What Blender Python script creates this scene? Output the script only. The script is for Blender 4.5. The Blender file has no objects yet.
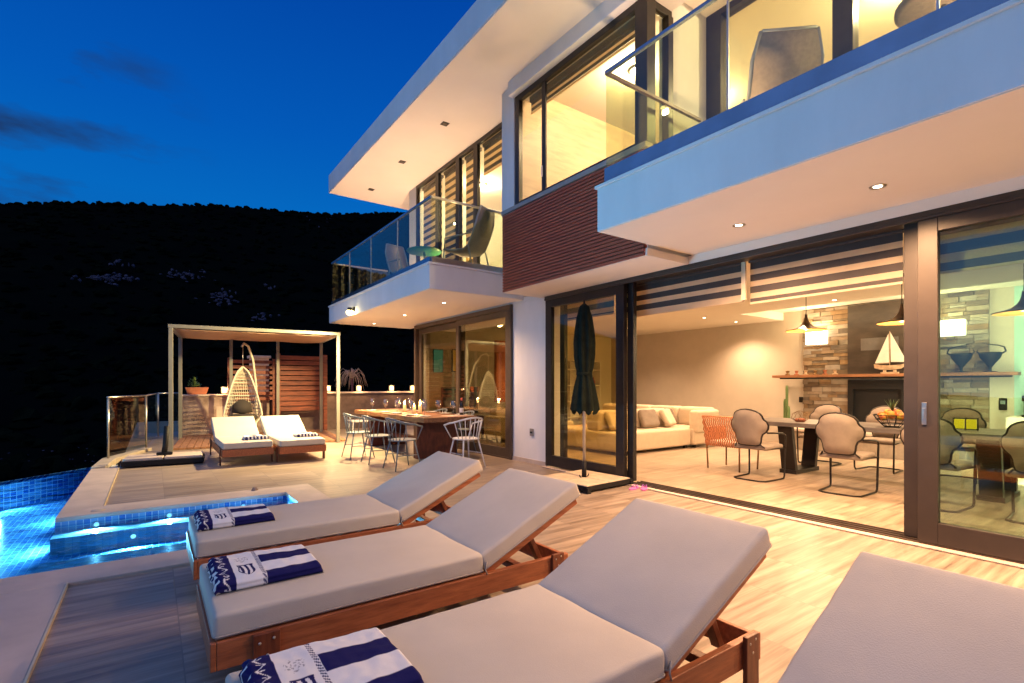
import bpy, math, random
from mathutils import Vector, Matrix, noise
random.seed(7)
PI = math.pi
S = bpy.context.scene
C = S.collection

# ------------------------------------------------------------------ camera
H = 1.3
cam_d = bpy.data.cameras.new('camera'); cam = bpy.data.objects.new('camera', cam_d); C.objects.link(cam)
TH = math.atan2(360, 506)
cam.location = (0, 0, H)
cam.rotation_euler = (PI/2, 0, -TH)
cam_d.sensor_width = 36; cam_d.lens = 506/1024*36
cam_d.shift_y = (385-341.5)/1024
cam_d.clip_start = 0.02; cam_d.clip_end = 5000
S.camera = cam

# ------------------------------------------------------------------ dusk sky
W = bpy.data.worlds.new("World"); S.world = W; W.use_nodes = True
nt = W.node_tree; nt.nodes.clear(); N = nt.nodes; L = nt.links
out = N.new('ShaderNodeOutputWorld'); bg = N.new('ShaderNodeBackground')
SUN_EL, SUN_ROT = math.radians(1.0), math.radians(200)
sky = N.new('ShaderNodeTexSky'); sky.sky_type = 'NISHITA'; sky.sun_disc = False
sky.sun_elevation = SUN_EL; sky.sun_rotation = SUN_ROT; sky.ozone_density = 6; sky.dust_density = 0.2; sky.air_density = 1.0
tc = N.new('ShaderNodeTexCoord'); sep = N.new('ShaderNodeSeparateXYZ'); L.new(tc.outputs['Generated'], sep.inputs[0])
# deep dusk blue by height above the horizon
rmp = N.new('ShaderNodeValToRGB'); L.new(sep.outputs['Z'], rmp.inputs[0])
e = rmp.color_ramp.elements
e[0].position = 0.0; e[0].color = (0.006, 0.10, 0.30, 1)
e[1].position = 1.0; e[1].color = (0.10, 0.20, 0.45, 1)
for p, c in ((0.30, (0.0010, 0.108, 0.415, 1)), (0.42, (0.0006, 0.078, 0.375, 1)), (0.62, (0.0004, 0.045, 0.29, 1))):
    q = e.new(p); q.color = c
# clouds, low in the west
mp = N.new('ShaderNodeMapping'); L.new(tc.outputs['Generated'], mp.inputs[0]); mp.inputs['Scale'].default_value = (1.6, 1.6, 5.0); mp.inputs['Location'].default_value = (0.9, 0.35, 0.2)
cn = N.new('ShaderNodeTexNoise'); L.new(mp.outputs[0], cn.inputs['Vector']); cn.inputs['Scale'].default_value = 2.2; cn.inputs['Detail'].default_value = 7; cn.inputs['Roughness'].default_value = 0.55
cr = N.new('ShaderNodeValToRGB'); L.new(cn.outputs[0], cr.inputs[0]); cr.color_ramp.elements[0].position = 0.50; cr.color_ramp.elements[1].position = 0.66
cr.color_ramp.elements[0].color = (0, 0, 0, 1); cr.color_ramp.elements[1].color = (1, 1, 1, 1)
# clouds only toward the north-west part of the sky
cm = N.new('ShaderNodeVectorMath'); cm.operation = 'DOT_PRODUCT'; L.new(tc.outputs['Generated'], cm.inputs[0])
cm.inputs[1].default_value = Vector((-0.27, 1.34, 0.50)).normalized()
cmr = N.new('ShaderNodeMapRange'); L.new(cm.outputs['Value'], cmr.inputs[0]); cmr.inputs[1].default_value = 0.962; cmr.inputs[2].default_value = 0.992
cmul = N.new('ShaderNodeMath'); cmul.operation = 'MULTIPLY'; L.new(cr.outputs[0], cmul.inputs[0]); L.new(cmr.outputs[0], cmul.inputs[1])
cmx = N.new('ShaderNodeMix'); cmx.data_type = 'RGBA'; L.new(cmul.outputs[0], cmx.inputs['Factor']); L.new(rmp.outputs[0], cmx.inputs['A']); cmx.inputs['B'].default_value = (0.009, 0.035, 0.12, 1)
# afterglow behind the camera (south-west)
dt = N.new('ShaderNodeVectorMath'); dt.operation = 'DOT_PRODUCT'; L.new(tc.outputs['Generated'], dt.inputs[0])
dt.inputs[1].default_value = Vector((-0.90, -0.40, 0.08)).normalized()
mr = N.new('ShaderNodeMapRange'); L.new(dt.outputs['Value'], mr.inputs[0]); mr.inputs[1].default_value = -0.1; mr.inputs[2].default_value = 1.0
gl = N.new('ShaderNodeMix'); gl.data_type = 'RGBA'; gl.blend_type = 'ADD'; gl.inputs['Factor'].default_value = 1
gm = N.new('ShaderNodeVectorMath'); gm.operation = 'SCALE'; gm.inputs[0].default_value = (0.160, 0.190, 0.225); L.new(mr.outputs[0], gm.inputs['Scale'])
L.new(cmx.outputs['Result'], gl.inputs['A']); L.new(gm.outputs[0], gl.inputs['B'])
# a breath of the physical sky on top
sk = N.new('ShaderNodeVectorMath'); sk.operation = 'SCALE'; sk.inputs['Scale'].default_value = 0.0003; L.new(sky.outputs[0], sk.inputs[0])
g2 = N.new('ShaderNodeMix'); g2.data_type = 'RGBA'; g2.blend_type = 'ADD'; g2.inputs['Factor'].default_value = 1
L.new(gl.outputs['Result'], g2.inputs['A']); L.new(sk.outputs[0], g2.inputs['B'])
L.new(g2.outputs['Result'], bg.inputs['Color']); bg.inputs['Strength'].default_value = 1.0
L.new(bg.outputs[0], out.inputs[0])

S.view_settings.view_transform = 'Standard'; S.view_settings.look = 'None'
S.view_settings.exposure = 0.35; S.view_settings.gamma = 1.0
S.render.engine = 'CYCLES'
S.cycles.max_bounces = 8; S.cycles.diffuse_bounces = 4; S.cycles.glossy_bounces = 4; S.cycles.transmission_bounces = 6; S.cycles.transparent_max_bounces = 24
S.cycles.sample_clamp_indirect = 4; S.cycles.sample_clamp_direct = 0
S.cycles.caustics_reflective = False; S.cycles.caustics_refractive = False
S.cycles.use_denoising = True

WARM = (1.0, 0.58, 0.295); INTW = (1.0, 0.64, 0.38); WARM2 = (1.0, 0.56, 0.25); YEL = (1.0, 0.74, 0.34)
K = 2.2       # overall lamp level

# ------------------------------------------------------------------ materials
MATS = {}
def mat(name, col, rough=0.6, metal=0.0, var=0.10, vscale=6.0, stretch=(1, 1, 1), bump=0.0, bscale=60, spec=0.5, col2=None, contrast=(0.35, 0.65), emit=None, es=0.0, sheen=0.0, coat=0.0):
    if name in MATS: return MATS[name]
    m = bpy.data.materials.new(name); m.use_nodes = True; t = m.node_tree; b = t.nodes['Principled BSDF']
    b.inputs['Roughness'].default_value = rough; b.inputs['Metallic'].default_value = metal; b.inputs['Specular IOR Level'].default_value = spec
    if sheen: b.inputs['Sheen Weight'].default_value = sheen
    if coat: b.inputs['Coat Weight'].default_value = coat
    co = t.nodes.new('ShaderNodeTexCoord'); ma = t.nodes.new('ShaderNodeMapping'); ma.inputs['Scale'].default_value = stretch
    t.links.new(co.outputs['Object'], ma.inputs[0])
    nz = t.nodes.new('ShaderNodeTexNoise'); nz.inputs['Scale'].default_value = vscale; nz.inputs['Detail'].default_value = 8; nz.inputs['Roughness'].default_value = 0.6
    t.links.new(ma.outputs[0], nz.inputs['Vector'])
    r = t.nodes.new('ShaderNodeValToRGB'); t.links.new(nz.outputs[0], r.inputs[0])
    r.color_ramp.elements[0].position, r.color_ramp.elements[1].position = contrast
    c1 = col if col2 else tuple(min(1, x*(1+var)) for x in col)
    c0 = col2 if col2 else tuple(x*(1-var) for x in col)
    r.color_ramp.elements[0].color = (*c0, 1); r.color_ramp.elements[1].color = (*c1, 1)
    t.links.new(r.outputs[0], b.inputs['Base Color'])
    if bump:
        n2 = t.nodes.new('ShaderNodeTexNoise'); n2.inputs['Scale'].default_value = bscale; n2.inputs['Detail'].default_value = 4
        t.links.new(ma.outputs[0], n2.inputs['Vector'])
        bp = t.nodes.new('ShaderNodeBump'); bp.inputs['Strength'].default_value = bump; bp.inputs['Distance'].default_value = 0.01
        t.links.new(n2.outputs[0], bp.inputs['Height']); t.links.new(bp.outputs[0], b.inputs['Normal'])
    if emit:
        b.inputs['Emission Color'].default_value = (*emit, 1); b.inputs['Emission Strength'].default_value = es
    MATS[name] = m; return m

white = mat('white_render', (0.74, 0.735, 0.72), 0.75, var=0.055, vscale=1.8, stretch=(1, 1, 0.35), bump=0.14, bscale=70)
soffit_m = mat('soffit_paint', (0.82, 0.76, 0.68), 0.8, var=0.03, vscale=0.8)
intceil = mat('interior_ceiling_paint', (0.78, 0.72, 0.62), 0.85, var=0.02, vscale=1)
beige = mat('beige_plaster', (0.50, 0.43, 0.34), 0.8, var=0.06, vscale=1.5, bump=0.05, bscale=40)
cream = mat('cream_plaster', (0.72, 0.66, 0.56), 0.8, var=0.04, vscale=1.2)
greenish = mat('sky_tinted_plaster', (0.36, 0.55, 0.50), 0.8, var=0.05, vscale=1.2)  # teal of the sky reflected in the right panes, put into the wall colour
frame_m = mat('bronze_aluminium', (0.085, 0.060, 0.042), 0.42, metal=0.25, var=0.12, vscale=9, spec=0.4)
frame_l = mat('bronze_aluminium_warm', (0.040, 0.029, 0.023), 0.45, metal=0.2, var=0.10, vscale=5)
dark_frame = mat('black_aluminium', (0.022, 0.018, 0.017), 0.35, metal=0.3, var=0.2, vscale=12)
steel = mat('satin_steel', (0.60, 0.56, 0.50), 0.3, metal=1.0, var=0.05, vscale=20)
bluecap = mat('anodised_profile', (0.30, 0.36, 0.42), 0.22, metal=0.9, var=0.12, vscale=3)
coping_m = mat('travertine_coping', (0.50, 0.395, 0.325), 0.55, var=0.10, vscale=3, bump=0.06, bscale=70)
cushion = mat('cream_canvas', (0.50, 0.455, 0.385), 0.85, var=0.04, vscale=3, bump=0.12, bscale=220, spec=0.25)
piping_m = mat('canvas_piping', (0.34, 0.30, 0.26), 0.85, var=0.05)
teak = mat('oiled_teak', (0.42, 0.135, 0.05), 0.42, var=0.3, vscale=5, stretch=(1, 9, 9), bump=0.15, bscale=30, col2=(0.20, 0.055, 0.02), contrast=(0.3, 0.7))
teak_d = mat('dark_teak', (0.20, 0.055, 0.022), 0.4, stretch=(9, 9, 1), col2=(0.10, 0.025, 0.01), bump=0.1, vscale=5)
clad = mat('cladding_wood', (0.44, 0.095, 0.034), 0.5, stretch=(8, 1, 8), vscale=3, col2=(0.28, 0.052, 0.02), contrast=(0.3, 0.7))
tabletop_m = mat('rustic_oak', (0.27, 0.12, 0.05), 0.45, stretch=(7, 1, 7), vscale=3.5, col2=(0.12, 0.05, 0.02), bump=0.2, bscale=20)
tableleg_m = mat('dark_red_wood', (0.10, 0.022, 0.012), 0.5, stretch=(3, 3, 1), var=0.3)
fencewood = mat('fence_wood', (0.30, 0.075, 0.03), 0.55, stretch=(1, 7, 7), vscale=3, col2=(0.13, 0.03, 0.013), bump=0.2, bscale=20)
deckwood = mat('deck_wood', (0.36, 0.17, 0.08), 0.6, stretch=(8, 1, 8), vscale=2.5, col2=(0.20, 0.09, 0.04), bump=0.2, bscale=20)
shelfwood = mat('shelf_wood', (0.36, 0.16, 0.07), 0.5, stretch=(7, 1, 7), vscale=3, col2=(0.22, 0.09, 0.04))
panelwood = mat('wall_panel_oak', (0.50, 0.36, 0.22), 0.5, stretch=(1, 3, 6), vscale=2.2, col2=(0.36, 0.24, 0.14), contrast=(0.3, 0.7))
greywood = mat('grey_table_laminate', (0.16, 0.135, 0.12), 0.4, stretch=(5, 1, 5), vscale=4, col2=(0.09, 0.075, 0.065))
sofafab = mat('beige_sofa_fabric', (0.60, 0.48, 0.33), 0.9, var=0.06, vscale=8, bump=0.2, bscale=120, sheen=0.3)
chairfab = mat('taupe_upholstery', (0.24, 0.19, 0.145), 0.85, var=0.06, vscale=10, bump=0.15, bscale=160)
chairrim = mat('gunmetal', (0.025, 0.019, 0.015), 0.4, metal=0.5, var=0.1)
woven = mat('orange_rope', (0.55, 0.21, 0.09), 0.75, var=0.2, vscale=30)
paintblue = mat('powder_blue_metal', (0.17, 0.21, 0.23), 0.4, metal=0.1, var=0.08)
paintwhite = mat('powder_white_metal', (0.62, 0.64, 0.66), 0.4, var=0.05)
darkstone = mat('dark_stone_panel', (0.075, 0.055, 0.042), 0.28, vscale=2.5, col2=(0.045, 0.032, 0.025), bump=0.05, stretch=(1, 1, 3))
blackm = mat('black_matt', (0.010, 0.009, 0.009), 0.6, spec=0.25)
umbfab = mat('dark_green_canvas', (0.010, 0.014, 0.010), 0.9, spec=0.1, vscale=12, bump=0.3, bscale=60, var=0.3)
pavers = mat('concrete_paver', (0.50, 0.40, 0.29), 0.8, var=0.15, vscale=9, bump=0.2, bscale=60)
terracotta = mat('terracotta', (0.40, 0.13, 0.06), 0.7, var=0.15)
leaf = mat('leaf_green', (0.06, 0.13, 0.035), 0.5, var=0.4, vscale=8)
cactusm = mat('cactus_green', (0.10, 0.16, 0.05), 0.6, var=0.2)
brass = mat('aged_brass', (0.22, 0.12, 0.05), 0.35, metal=0.8, var=0.15)
bronze_shade = mat('bronze_shade', (0.12, 0.075, 0.045), 0.35, metal=0.6, var=0.15)
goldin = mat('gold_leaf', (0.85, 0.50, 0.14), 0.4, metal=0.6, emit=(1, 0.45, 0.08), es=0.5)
sailm = mat('sail_cloth', (0.78, 0.70, 0.60), 0.8)
paleWood = mat('pale_wood', (0.55, 0.38, 0.24), 0.6, var=0.25, vscale=14)
slingm = mat('grey_sling', (0.30, 0.25, 0.21), 0.7, var=0.1, vscale=30)
slingframe = mat('grey_frame', (0.30, 0.32, 0.34), 0.4, metal=0.3)
greentab = mat('green_plastic', (0.03, 0.20, 0.10), 0.4)
pergm = mat('beige_aluminium', (0.20, 0.19, 0.155), 0.45, metal=0.1, var=0.06, vscale=4)
canvas = mat('terracotta_canvas', (0.42, 0.27, 0.19), 0.85, var=0.08)
eggm = mat('white_rattan', (0.62, 0.58, 0.46), 0.6, var=0.1, vscale=30)
darkcush = mat('dark_cushion', (0.035, 0.028, 0.024), 0.9)
wallstone = mat('rough_stone', (0.44, 0.33, 0.26), 0.85, vscale=3.5, col2=(0.20, 0.13, 0.10), contrast=(0.38, 0.62), bump=0.6, bscale=14)
capstone = mat('cap_stone', (0.52, 0.42, 0.34), 0.7, var=0.1)
concrete = mat('pale_concrete', (0.40, 0.33, 0.25), 0.8, var=0.12, vscale=5, bump=0.1)
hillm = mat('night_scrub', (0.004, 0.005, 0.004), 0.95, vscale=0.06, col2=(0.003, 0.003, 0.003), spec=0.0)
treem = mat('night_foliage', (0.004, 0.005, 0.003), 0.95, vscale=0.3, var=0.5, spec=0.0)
rockm = mat('pale_rock', (0.12, 0.085, 0.11), 0.9, vscale=1.6, col2=(0.035, 0.025, 0.04), spec=0.1)
porcelain = mat('porcelain', (0.75, 0.72, 0.68), 0.2)
pinkm = mat('pink_rubber', (0.65, 0.12, 0.38), 0.5)
bottlem = mat('dark_glass_bottle', (0.01, 0.008, 0.006), 0.08)
redm = mat('red_paint', (0.42, 0.05, 0.03), 0.5)
orangew = mat('orange_wall', (0.62, 0.20, 0.09), 0.7, var=0.06)
candlem = mat('candle_wax', (0.75, 0.55, 0.30), 0.6, emit=(1, 0.5, 0.15), es=0.5)
flamem = mat('flame', (1, 0.7, 0.3), 0.5, emit=(1.0, 0.55, 0.18), es=40)
lampglow = mat('frosted_lamp', (0.3, 0.22, 0.14), 0.5, emit=(1.0, 0.50, 0.20), es=1.9)
downglow = mat('downlight_lens', (1, 0.9, 0.7), 0.5, emit=(1.0, 0.78, 0.50), es=14)
floodglow = mat('flood_lens', (1, 0.9, 0.6), 0.5, emit=(1.0, 0.80, 0.32), es=60)
shadeglow = mat('lit_lamp_shade', (0.9, 0.8, 0.6), 0.8, emit=(1.0, 0.84, 0.60), es=5)
ledm = mat('led_strip', (1, 0.95, 0.8), 0.5, emit=(1.0, 0.84, 0.55), es=12)
poolglow = mat('pool_lamp_lens', (1, 1, 1), 0.5, emit=(0.80, 0.95, 1.0), es=1.6)
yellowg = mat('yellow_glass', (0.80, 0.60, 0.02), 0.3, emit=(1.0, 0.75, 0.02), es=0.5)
tealscreen = mat('lit_picture', (0.1, 0.4, 0.4), 0.5, emit=(0.10, 0.55, 0.50), es=0.2)
goldscreen = mat('lit_gold_picture', (0.6, 0.35, 0.05), 0.5, emit=(0.9, 0.45, 0.05), es=0.2)
fruitm = mat('mixed_fruit', (0.70, 0.16, 0.04), 0.4, col2=(0.55, 0.40, 0.04), vscale=14, contrast=(0.45, 0.55))

def glass_mat(name, tint, refl=1.0, rough=0.0):
    m = bpy.data.materials.new(name); m.use_nodes = True; t = m.node_tree; t.nodes.clear()
    o = t.nodes.new('ShaderNodeOutputMaterial'); tr = t.nodes.new('ShaderNodeBsdfTransparent'); g = t.nodes.new('ShaderNodeBsdfGlossy')
    tr.inputs[0].default_value = (*tint, 1); g.inputs['Roughness'].default_value = rough; g.inputs[0].default_value = (1, 1, 1, 1)
    f = t.nodes.new('ShaderNodeLayerWeight'); f.inputs[0].default_value = 0.5
    pw = t.nodes.new('ShaderNodeMath'); pw.operation = 'POWER'; pw.inputs[1].default_value = 5; t.links.new(f.outputs['Facing'], pw.inputs[0])
    mm = t.nodes.new('ShaderNodeMath'); mm.operation = 'MULTIPLY_ADD'; mm.inputs[1].default_value = 0.9*min(refl, 1.0); mm.inputs[2].default_value = 0.04*refl; t.links.new(pw.outputs[0], mm.inputs[0])
    mx = t.nodes.new('ShaderNodeMixShader'); t.links.new(mm.outputs[0], mx.inputs[0]); t.links.new(tr.outputs[0], mx.inputs[1]); t.links.new(g.outputs[0], mx.inputs[2])
    t.links.new(mx.outputs[0], o.inputs[0]); return m
glass = glass_mat('clear_glass', (0.96, 0.95, 0.88))
glass_win = glass_mat('window_glass', (0.93, 0.90, 0.74), 1.0)
glass_dark = glass_mat('window_glass_dim', (0.66, 0.64, 0.50), 2.5)
glass_cool = glass_mat('window_glass_cool', (0.80, 0.88, 0.82), 1.5)
glass_rail = glass_mat('railing_glass', (0.90, 0.93, 0.82), 1.0)

# floor tiles: wood-look porcelain 0.61 x 1.22
def tile_mat(name, c1, c2, mortar, sx=0.61, sy=1.22, ox=0.12, oy=3.27, rough=0.32):
    m = bpy.data.materials.new(name); m.use_nodes = True; t = m.node_tree; b = t.nodes['Principled BSDF']
    co = t.nodes.new('ShaderNodeTexCoord')
    ma = t.nodes.new('ShaderNodeMapping'); ma.inputs['Location'].default_value = (-ox + 20*sx, -oy + 20*sy, 0); t.links.new(co.outputs['Object'], ma.inputs[0])
    br = t.nodes.new('ShaderNodeTexBrick'); br.offset = 0.0; br.squash = 1.0
    br.inputs['Scale'].default_value = 1.0; br.inputs['Brick Width'].default_value = sx; br.inputs['Row Height'].default_value = sy
    br.inputs['Mortar Size'].default_value = 0.003; br.inputs['Mortar Smooth'].default_value = 0.1; br.inputs['Bias'].default_value = 0
    br.inputs['Color1'].default_value = (0, 0, 0, 1); br.inputs['Color2'].default_value = (1, 1, 1, 1); br.inputs['Mortar'].default_value = (0.5, 0.5, 0.5, 1)
    t.links.new(ma.outputs[0], br.inputs['Vector'])
    # per tile shift of the grain so it breaks at the joints
    sh = t.nodes.new('ShaderNodeVectorMath'); sh.operation = 'MULTIPLY_ADD'; t.links.new(br.outputs['Color'], sh.inputs[0]); sh.inputs[1].default_value = (3.1, 2.3, 5.0); t.links.new(co.outputs['Object'], sh.inputs[2])
    m2 = t.nodes.new('ShaderNodeMapping'); m2.inputs['Scale'].default_value = (0.85, 16.0, 1); t.links.new(sh.outputs[0], m2.inputs[0])
    n1 = t.nodes.new('ShaderNodeTexNoise'); n1.inputs['Scale'].default_value = 1.3; n1.inputs['Detail'].default_value = 6; n1.inputs['Roughness'].default_value = 0.55; n1.inputs['Distortion'].default_value = 0.12
    t.links.new(m2.outputs[0], n1.inputs['Vector'])
    r = t.nodes.new('ShaderNodeValToRGB'); t.links.new(n1.outputs[0], r.inputs[0])
    r.color_ramp.elements[0].position = 0.30; r.color_ramp.elements[0].color = (*c2, 1); r.color_ramp.elements[1].position = 0.68; r.color_ramp.elements[1].color = (*c1, 1)
    m3 = t.nodes.new('ShaderNodeMapping'); m3.inputs['Scale'].default_value = (3, 60, 1); t.links.new(sh.outputs[0], m3.inputs[0])
    n3 = t.nodes.new('ShaderNodeTexNoise'); n3.inputs['Scale'].default_value = 1.5; n3.inputs['Detail'].default_value = 4; t.links.new(m3.outputs[0], n3.inputs['Vector'])
    mr_ = t.nodes.new('ShaderNodeMapRange'); mr_.inputs[1].default_value = 0.3; mr_.inputs[2].default_value = 0.7; mr_.inputs[3].default_value = 0.88; mr_.inputs[4].default_value = 1.1; t.links.new(n3.outputs[0], mr_.inputs[0])
    mu = t.nodes.new('ShaderNodeVectorMath'); mu.operation = 'SCALE'; t.links.new(r.outputs[0], mu.inputs[0]); t.links.new(mr_.outputs[0], mu.inputs['Scale'])
    pv = t.nodes.new('ShaderNodeMapRange'); pv.inputs[3].default_value = 0.84; pv.inputs[4].default_value = 1.16; t.links.new(br.outputs['Color'], pv.inputs[0])
    blot = t.nodes.new('ShaderNodeTexNoise'); blot.inputs['Scale'].default_value = 1.1; blot.inputs['Detail'].default_value = 5; t.links.new(co.outputs['Object'], blot.inputs[0])
    bm = t.nodes.new('ShaderNodeMapRange'); bm.inputs[1].default_value = 0.3; bm.inputs[2].default_value = 0.7; bm.inputs[3].default_value = 0.88; bm.inputs[4].default_value = 1.1; t.links.new(blot.outputs[0], bm.inputs[0])
    pm_ = t.nodes.new('ShaderNodeMath'); pm_.operation = 'MULTIPLY'; t.links.new(pv.outputs[0], pm_.inputs[0]); t.links.new(bm.outputs[0], pm_.inputs[1])
    mu2 = t.nodes.new('ShaderNodeVectorMath'); mu2.operation = 'SCALE'; t.links.new(mu.outputs[0], mu2.inputs[0]); t.links.new(pm_.outputs[0], mu2.inputs['Scale'])
    mx = t.nodes.new('ShaderNodeMix'); mx.data_type = 'RGBA'; t.links.new(br.outputs['Fac'], mx.inputs['Factor']); t.links.new(mu2.outputs[0], mx.inputs['A']); mx.inputs['B'].default_value = (*mortar, 1)
    t.links.new(mx.outputs['Result'], b.inputs['Base Color'])
    rr = t.nodes.new('ShaderNodeMapRange'); rr.inputs[3].default_value = rough-0.06; rr.inputs[4].default_value = rough+0.16; t.links.new(n1.outputs[0], rr.inputs[0]); t.links.new(rr.outputs[0], b.inputs['Roughness'])
    bp = t.nodes.new('ShaderNodeBump'); bp.inputs['Strength'].default_value = 0.25; bp.inputs['Distance'].default_value = 0.004; bp.invert = True
    t.links.new(br.outputs['Fac'], bp.inputs['Height']); t.links.new(bp.outputs[0], b.inputs['Normal'])
    return m
patio_m = tile_mat('wood_look_patio_tile', (0.37, 0.29, 0.225), (0.150, 0.112, 0.086), (0.19, 0.15, 0.12))
floor_m = tile_mat('wood_look_floor_tile', (0.46, 0.36, 0.26), (0.22, 0.155, 0.105), (0.16, 0.12, 0.09), rough=0.28)

def mosaic_mat(name, axes, size=0.055, ca=(0.022, 0.12, 0.47), cb_=(0.15, 0.43, 0.76)):
    m = bpy.data.materials.new(name); m.use_nodes = True; t = m.node_tree; b = t.nodes['Principled BSDF']
    co = t.nodes.new('ShaderNodeTexCoord'); se = t.nodes.new('ShaderNodeSeparateXYZ'); cb = t.nodes.new('ShaderNodeCombineXYZ')
    t.links.new(co.outputs['Object'], se.inputs[0]); t.links.new(se.outputs[axes[0]], cb.inputs[0]); t.links.new(se.outputs[axes[1]], cb.inputs[1])
    ad = t.nodes.new('ShaderNodeVectorMath'); ad.inputs[1].default_value = (size*400, size*400+0.02, 0); t.links.new(cb.outputs[0], ad.inputs[0])
    br = t.nodes.new('ShaderNodeTexBrick'); br.offset = 0.0; br.inputs['Scale'].default_value = 1; br.inputs['Brick Width'].default_value = size; br.inputs['Row Height'].default_value = size
    br.inputs['Mortar Size'].default_value = 0.0035; br.inputs['Color1'].default_value = (*ca, 1); br.inputs['Color2'].default_value = (*cb_, 1); br.inputs['Mortar'].default_value = (0.45, 0.66, 0.80, 1)
    br.inputs['Bias'].default_value = -0.1
    t.links.new(ad.outputs[0], br.inputs['Vector']); t.links.new(br.outputs['Color'], b.inputs['Base Color']); b.inputs['Roughness'].default_value = 0.15
    return m
mos_xy = mosaic_mat('pool_mosaic_floor', ('X', 'Y')); mos_xz = mosaic_mat('pool_mosaic_wall', ('X', 'Z')); mos_yz = mosaic_mat('pool_mosaic_side', ('Y', 'Z'))

mos_pale = mosaic_mat('pale_mosaic', ('X', 'Y'), 0.055, (0.30, 0.55, 0.72), (0.78, 0.86, 0.88))
def island_mat(name, cols, rough=0.8, bump=0.5):
    m = bpy.data.materials.new(name); m.use_nodes = True; t = m.node_tree; b = t.nodes['Principled BSDF']; b.inputs['Roughness'].default_value = rough
    g = t.nodes.new('ShaderNodeNewGeometry'); r = t.nodes.new('ShaderNodeValToRGB'); r.color_ramp.interpolation = 'LINEAR'
    t.links.new(g.outputs['Random Per Island'], r.inputs[0])
    el = r.color_ramp.elements; el[0].color = (*cols[0], 1); el[1].color = (*cols[-1], 1)
    for i, c in enumerate(cols[1:-1]): q = el.new((i+1)/(len(cols)-1)); q.color = (*c, 1)
    co = t.nodes.new('ShaderNodeTexCoord'); nz = t.nodes.new('ShaderNodeTexNoise'); nz.inputs['Scale'].default_value = 9; nz.inputs['Detail'].default_value = 6; t.links.new(co.outputs['Object'], nz.inputs[0])
    mr2 = t.nodes.new('ShaderNodeMapRange'); mr2.inputs[3].default_value = 0.6; mr2.inputs[4].default_value = 1.35; t.links.new(nz.outputs[0], mr2.inputs[0])
    mu = t.nodes.new('ShaderNodeVectorMath'); mu.operation = 'SCALE'; t.links.new(r.outputs[0], mu.inputs[0]); t.links.new(mr2.outputs[0], mu.inputs['Scale']); t.links.new(mu.outputs[0], b.inputs['Base Color'])
    bp = t.nodes.new('ShaderNodeBump'); bp.inputs['Strength'].default_value = bump; bp.inputs['Distance'].default_value = 0.02; t.links.new(nz.outputs[0], bp.inputs['Height']); t.links.new(bp.outputs[0], b.inputs['Normal'])
    return m
ledge_m = island_mat('ledgestone', [(0.30, 0.23, 0.16), (0.15, 0.10, 0.06), (0.40, 0.33, 0.25), (0.11, 0.085, 0.065), (0.28, 0.17, 0.08), (0.36, 0.31, 0.26)])
leaf_isl = island_mat('bush_leaves', [(0.03, 0.07, 0.02), (0.10, 0.18, 0.04), (0.05, 0.10, 0.03)], 0.6, 0.1)

def water_mat():
    m = bpy.data.materials.new('pool_water'); m.use_nodes = True; t = m.node_tree; t.nodes.clear()
    o = t.nodes.new('ShaderNodeOutputMaterial'); tr = t.nodes.new('ShaderNodeBsdfTransparent'); g = t.nodes.new('ShaderNodeBsdfGlossy')
    tr.inputs[0].default_value = (0.26, 0.72, 0.98, 1); g.inputs['Roughness'].default_value = 0.02
    co = t.nodes.new('ShaderNodeTexCoord'); nz = t.nodes.new('ShaderNodeTexNoise'); nz.inputs['Scale'].default_value = 3.2; nz.inputs['Detail'].default_value = 3; t.links.new(co.outputs['Object'], nz.inputs[0])
    bp = t.nodes.new('ShaderNodeBump'); bp.inputs['Strength'].default_value = 0.8; bp.inputs['Distance'].default_value = 0.06; t.links.new(nz.outputs[0], bp.inputs['Height'])
    f = t.nodes.new('ShaderNodeFresnel'); f.inputs[0].default_value = 1.33; t.links.new(bp.outputs[0], f.inputs['Normal']); t.links.new(bp.outputs[0], g.inputs['Normal'])
    mx = t.nodes.new('ShaderNodeMixShader'); t.links.new(f.outputs[0], mx.inputs[0]); t.links.new(tr.outputs[0], mx.inputs[1]); t.links.new(g.outputs[0], mx.inputs[2]); t.links.new(mx.outputs[0], o.inputs[0])
    return m
water_m = water_mat()

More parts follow.
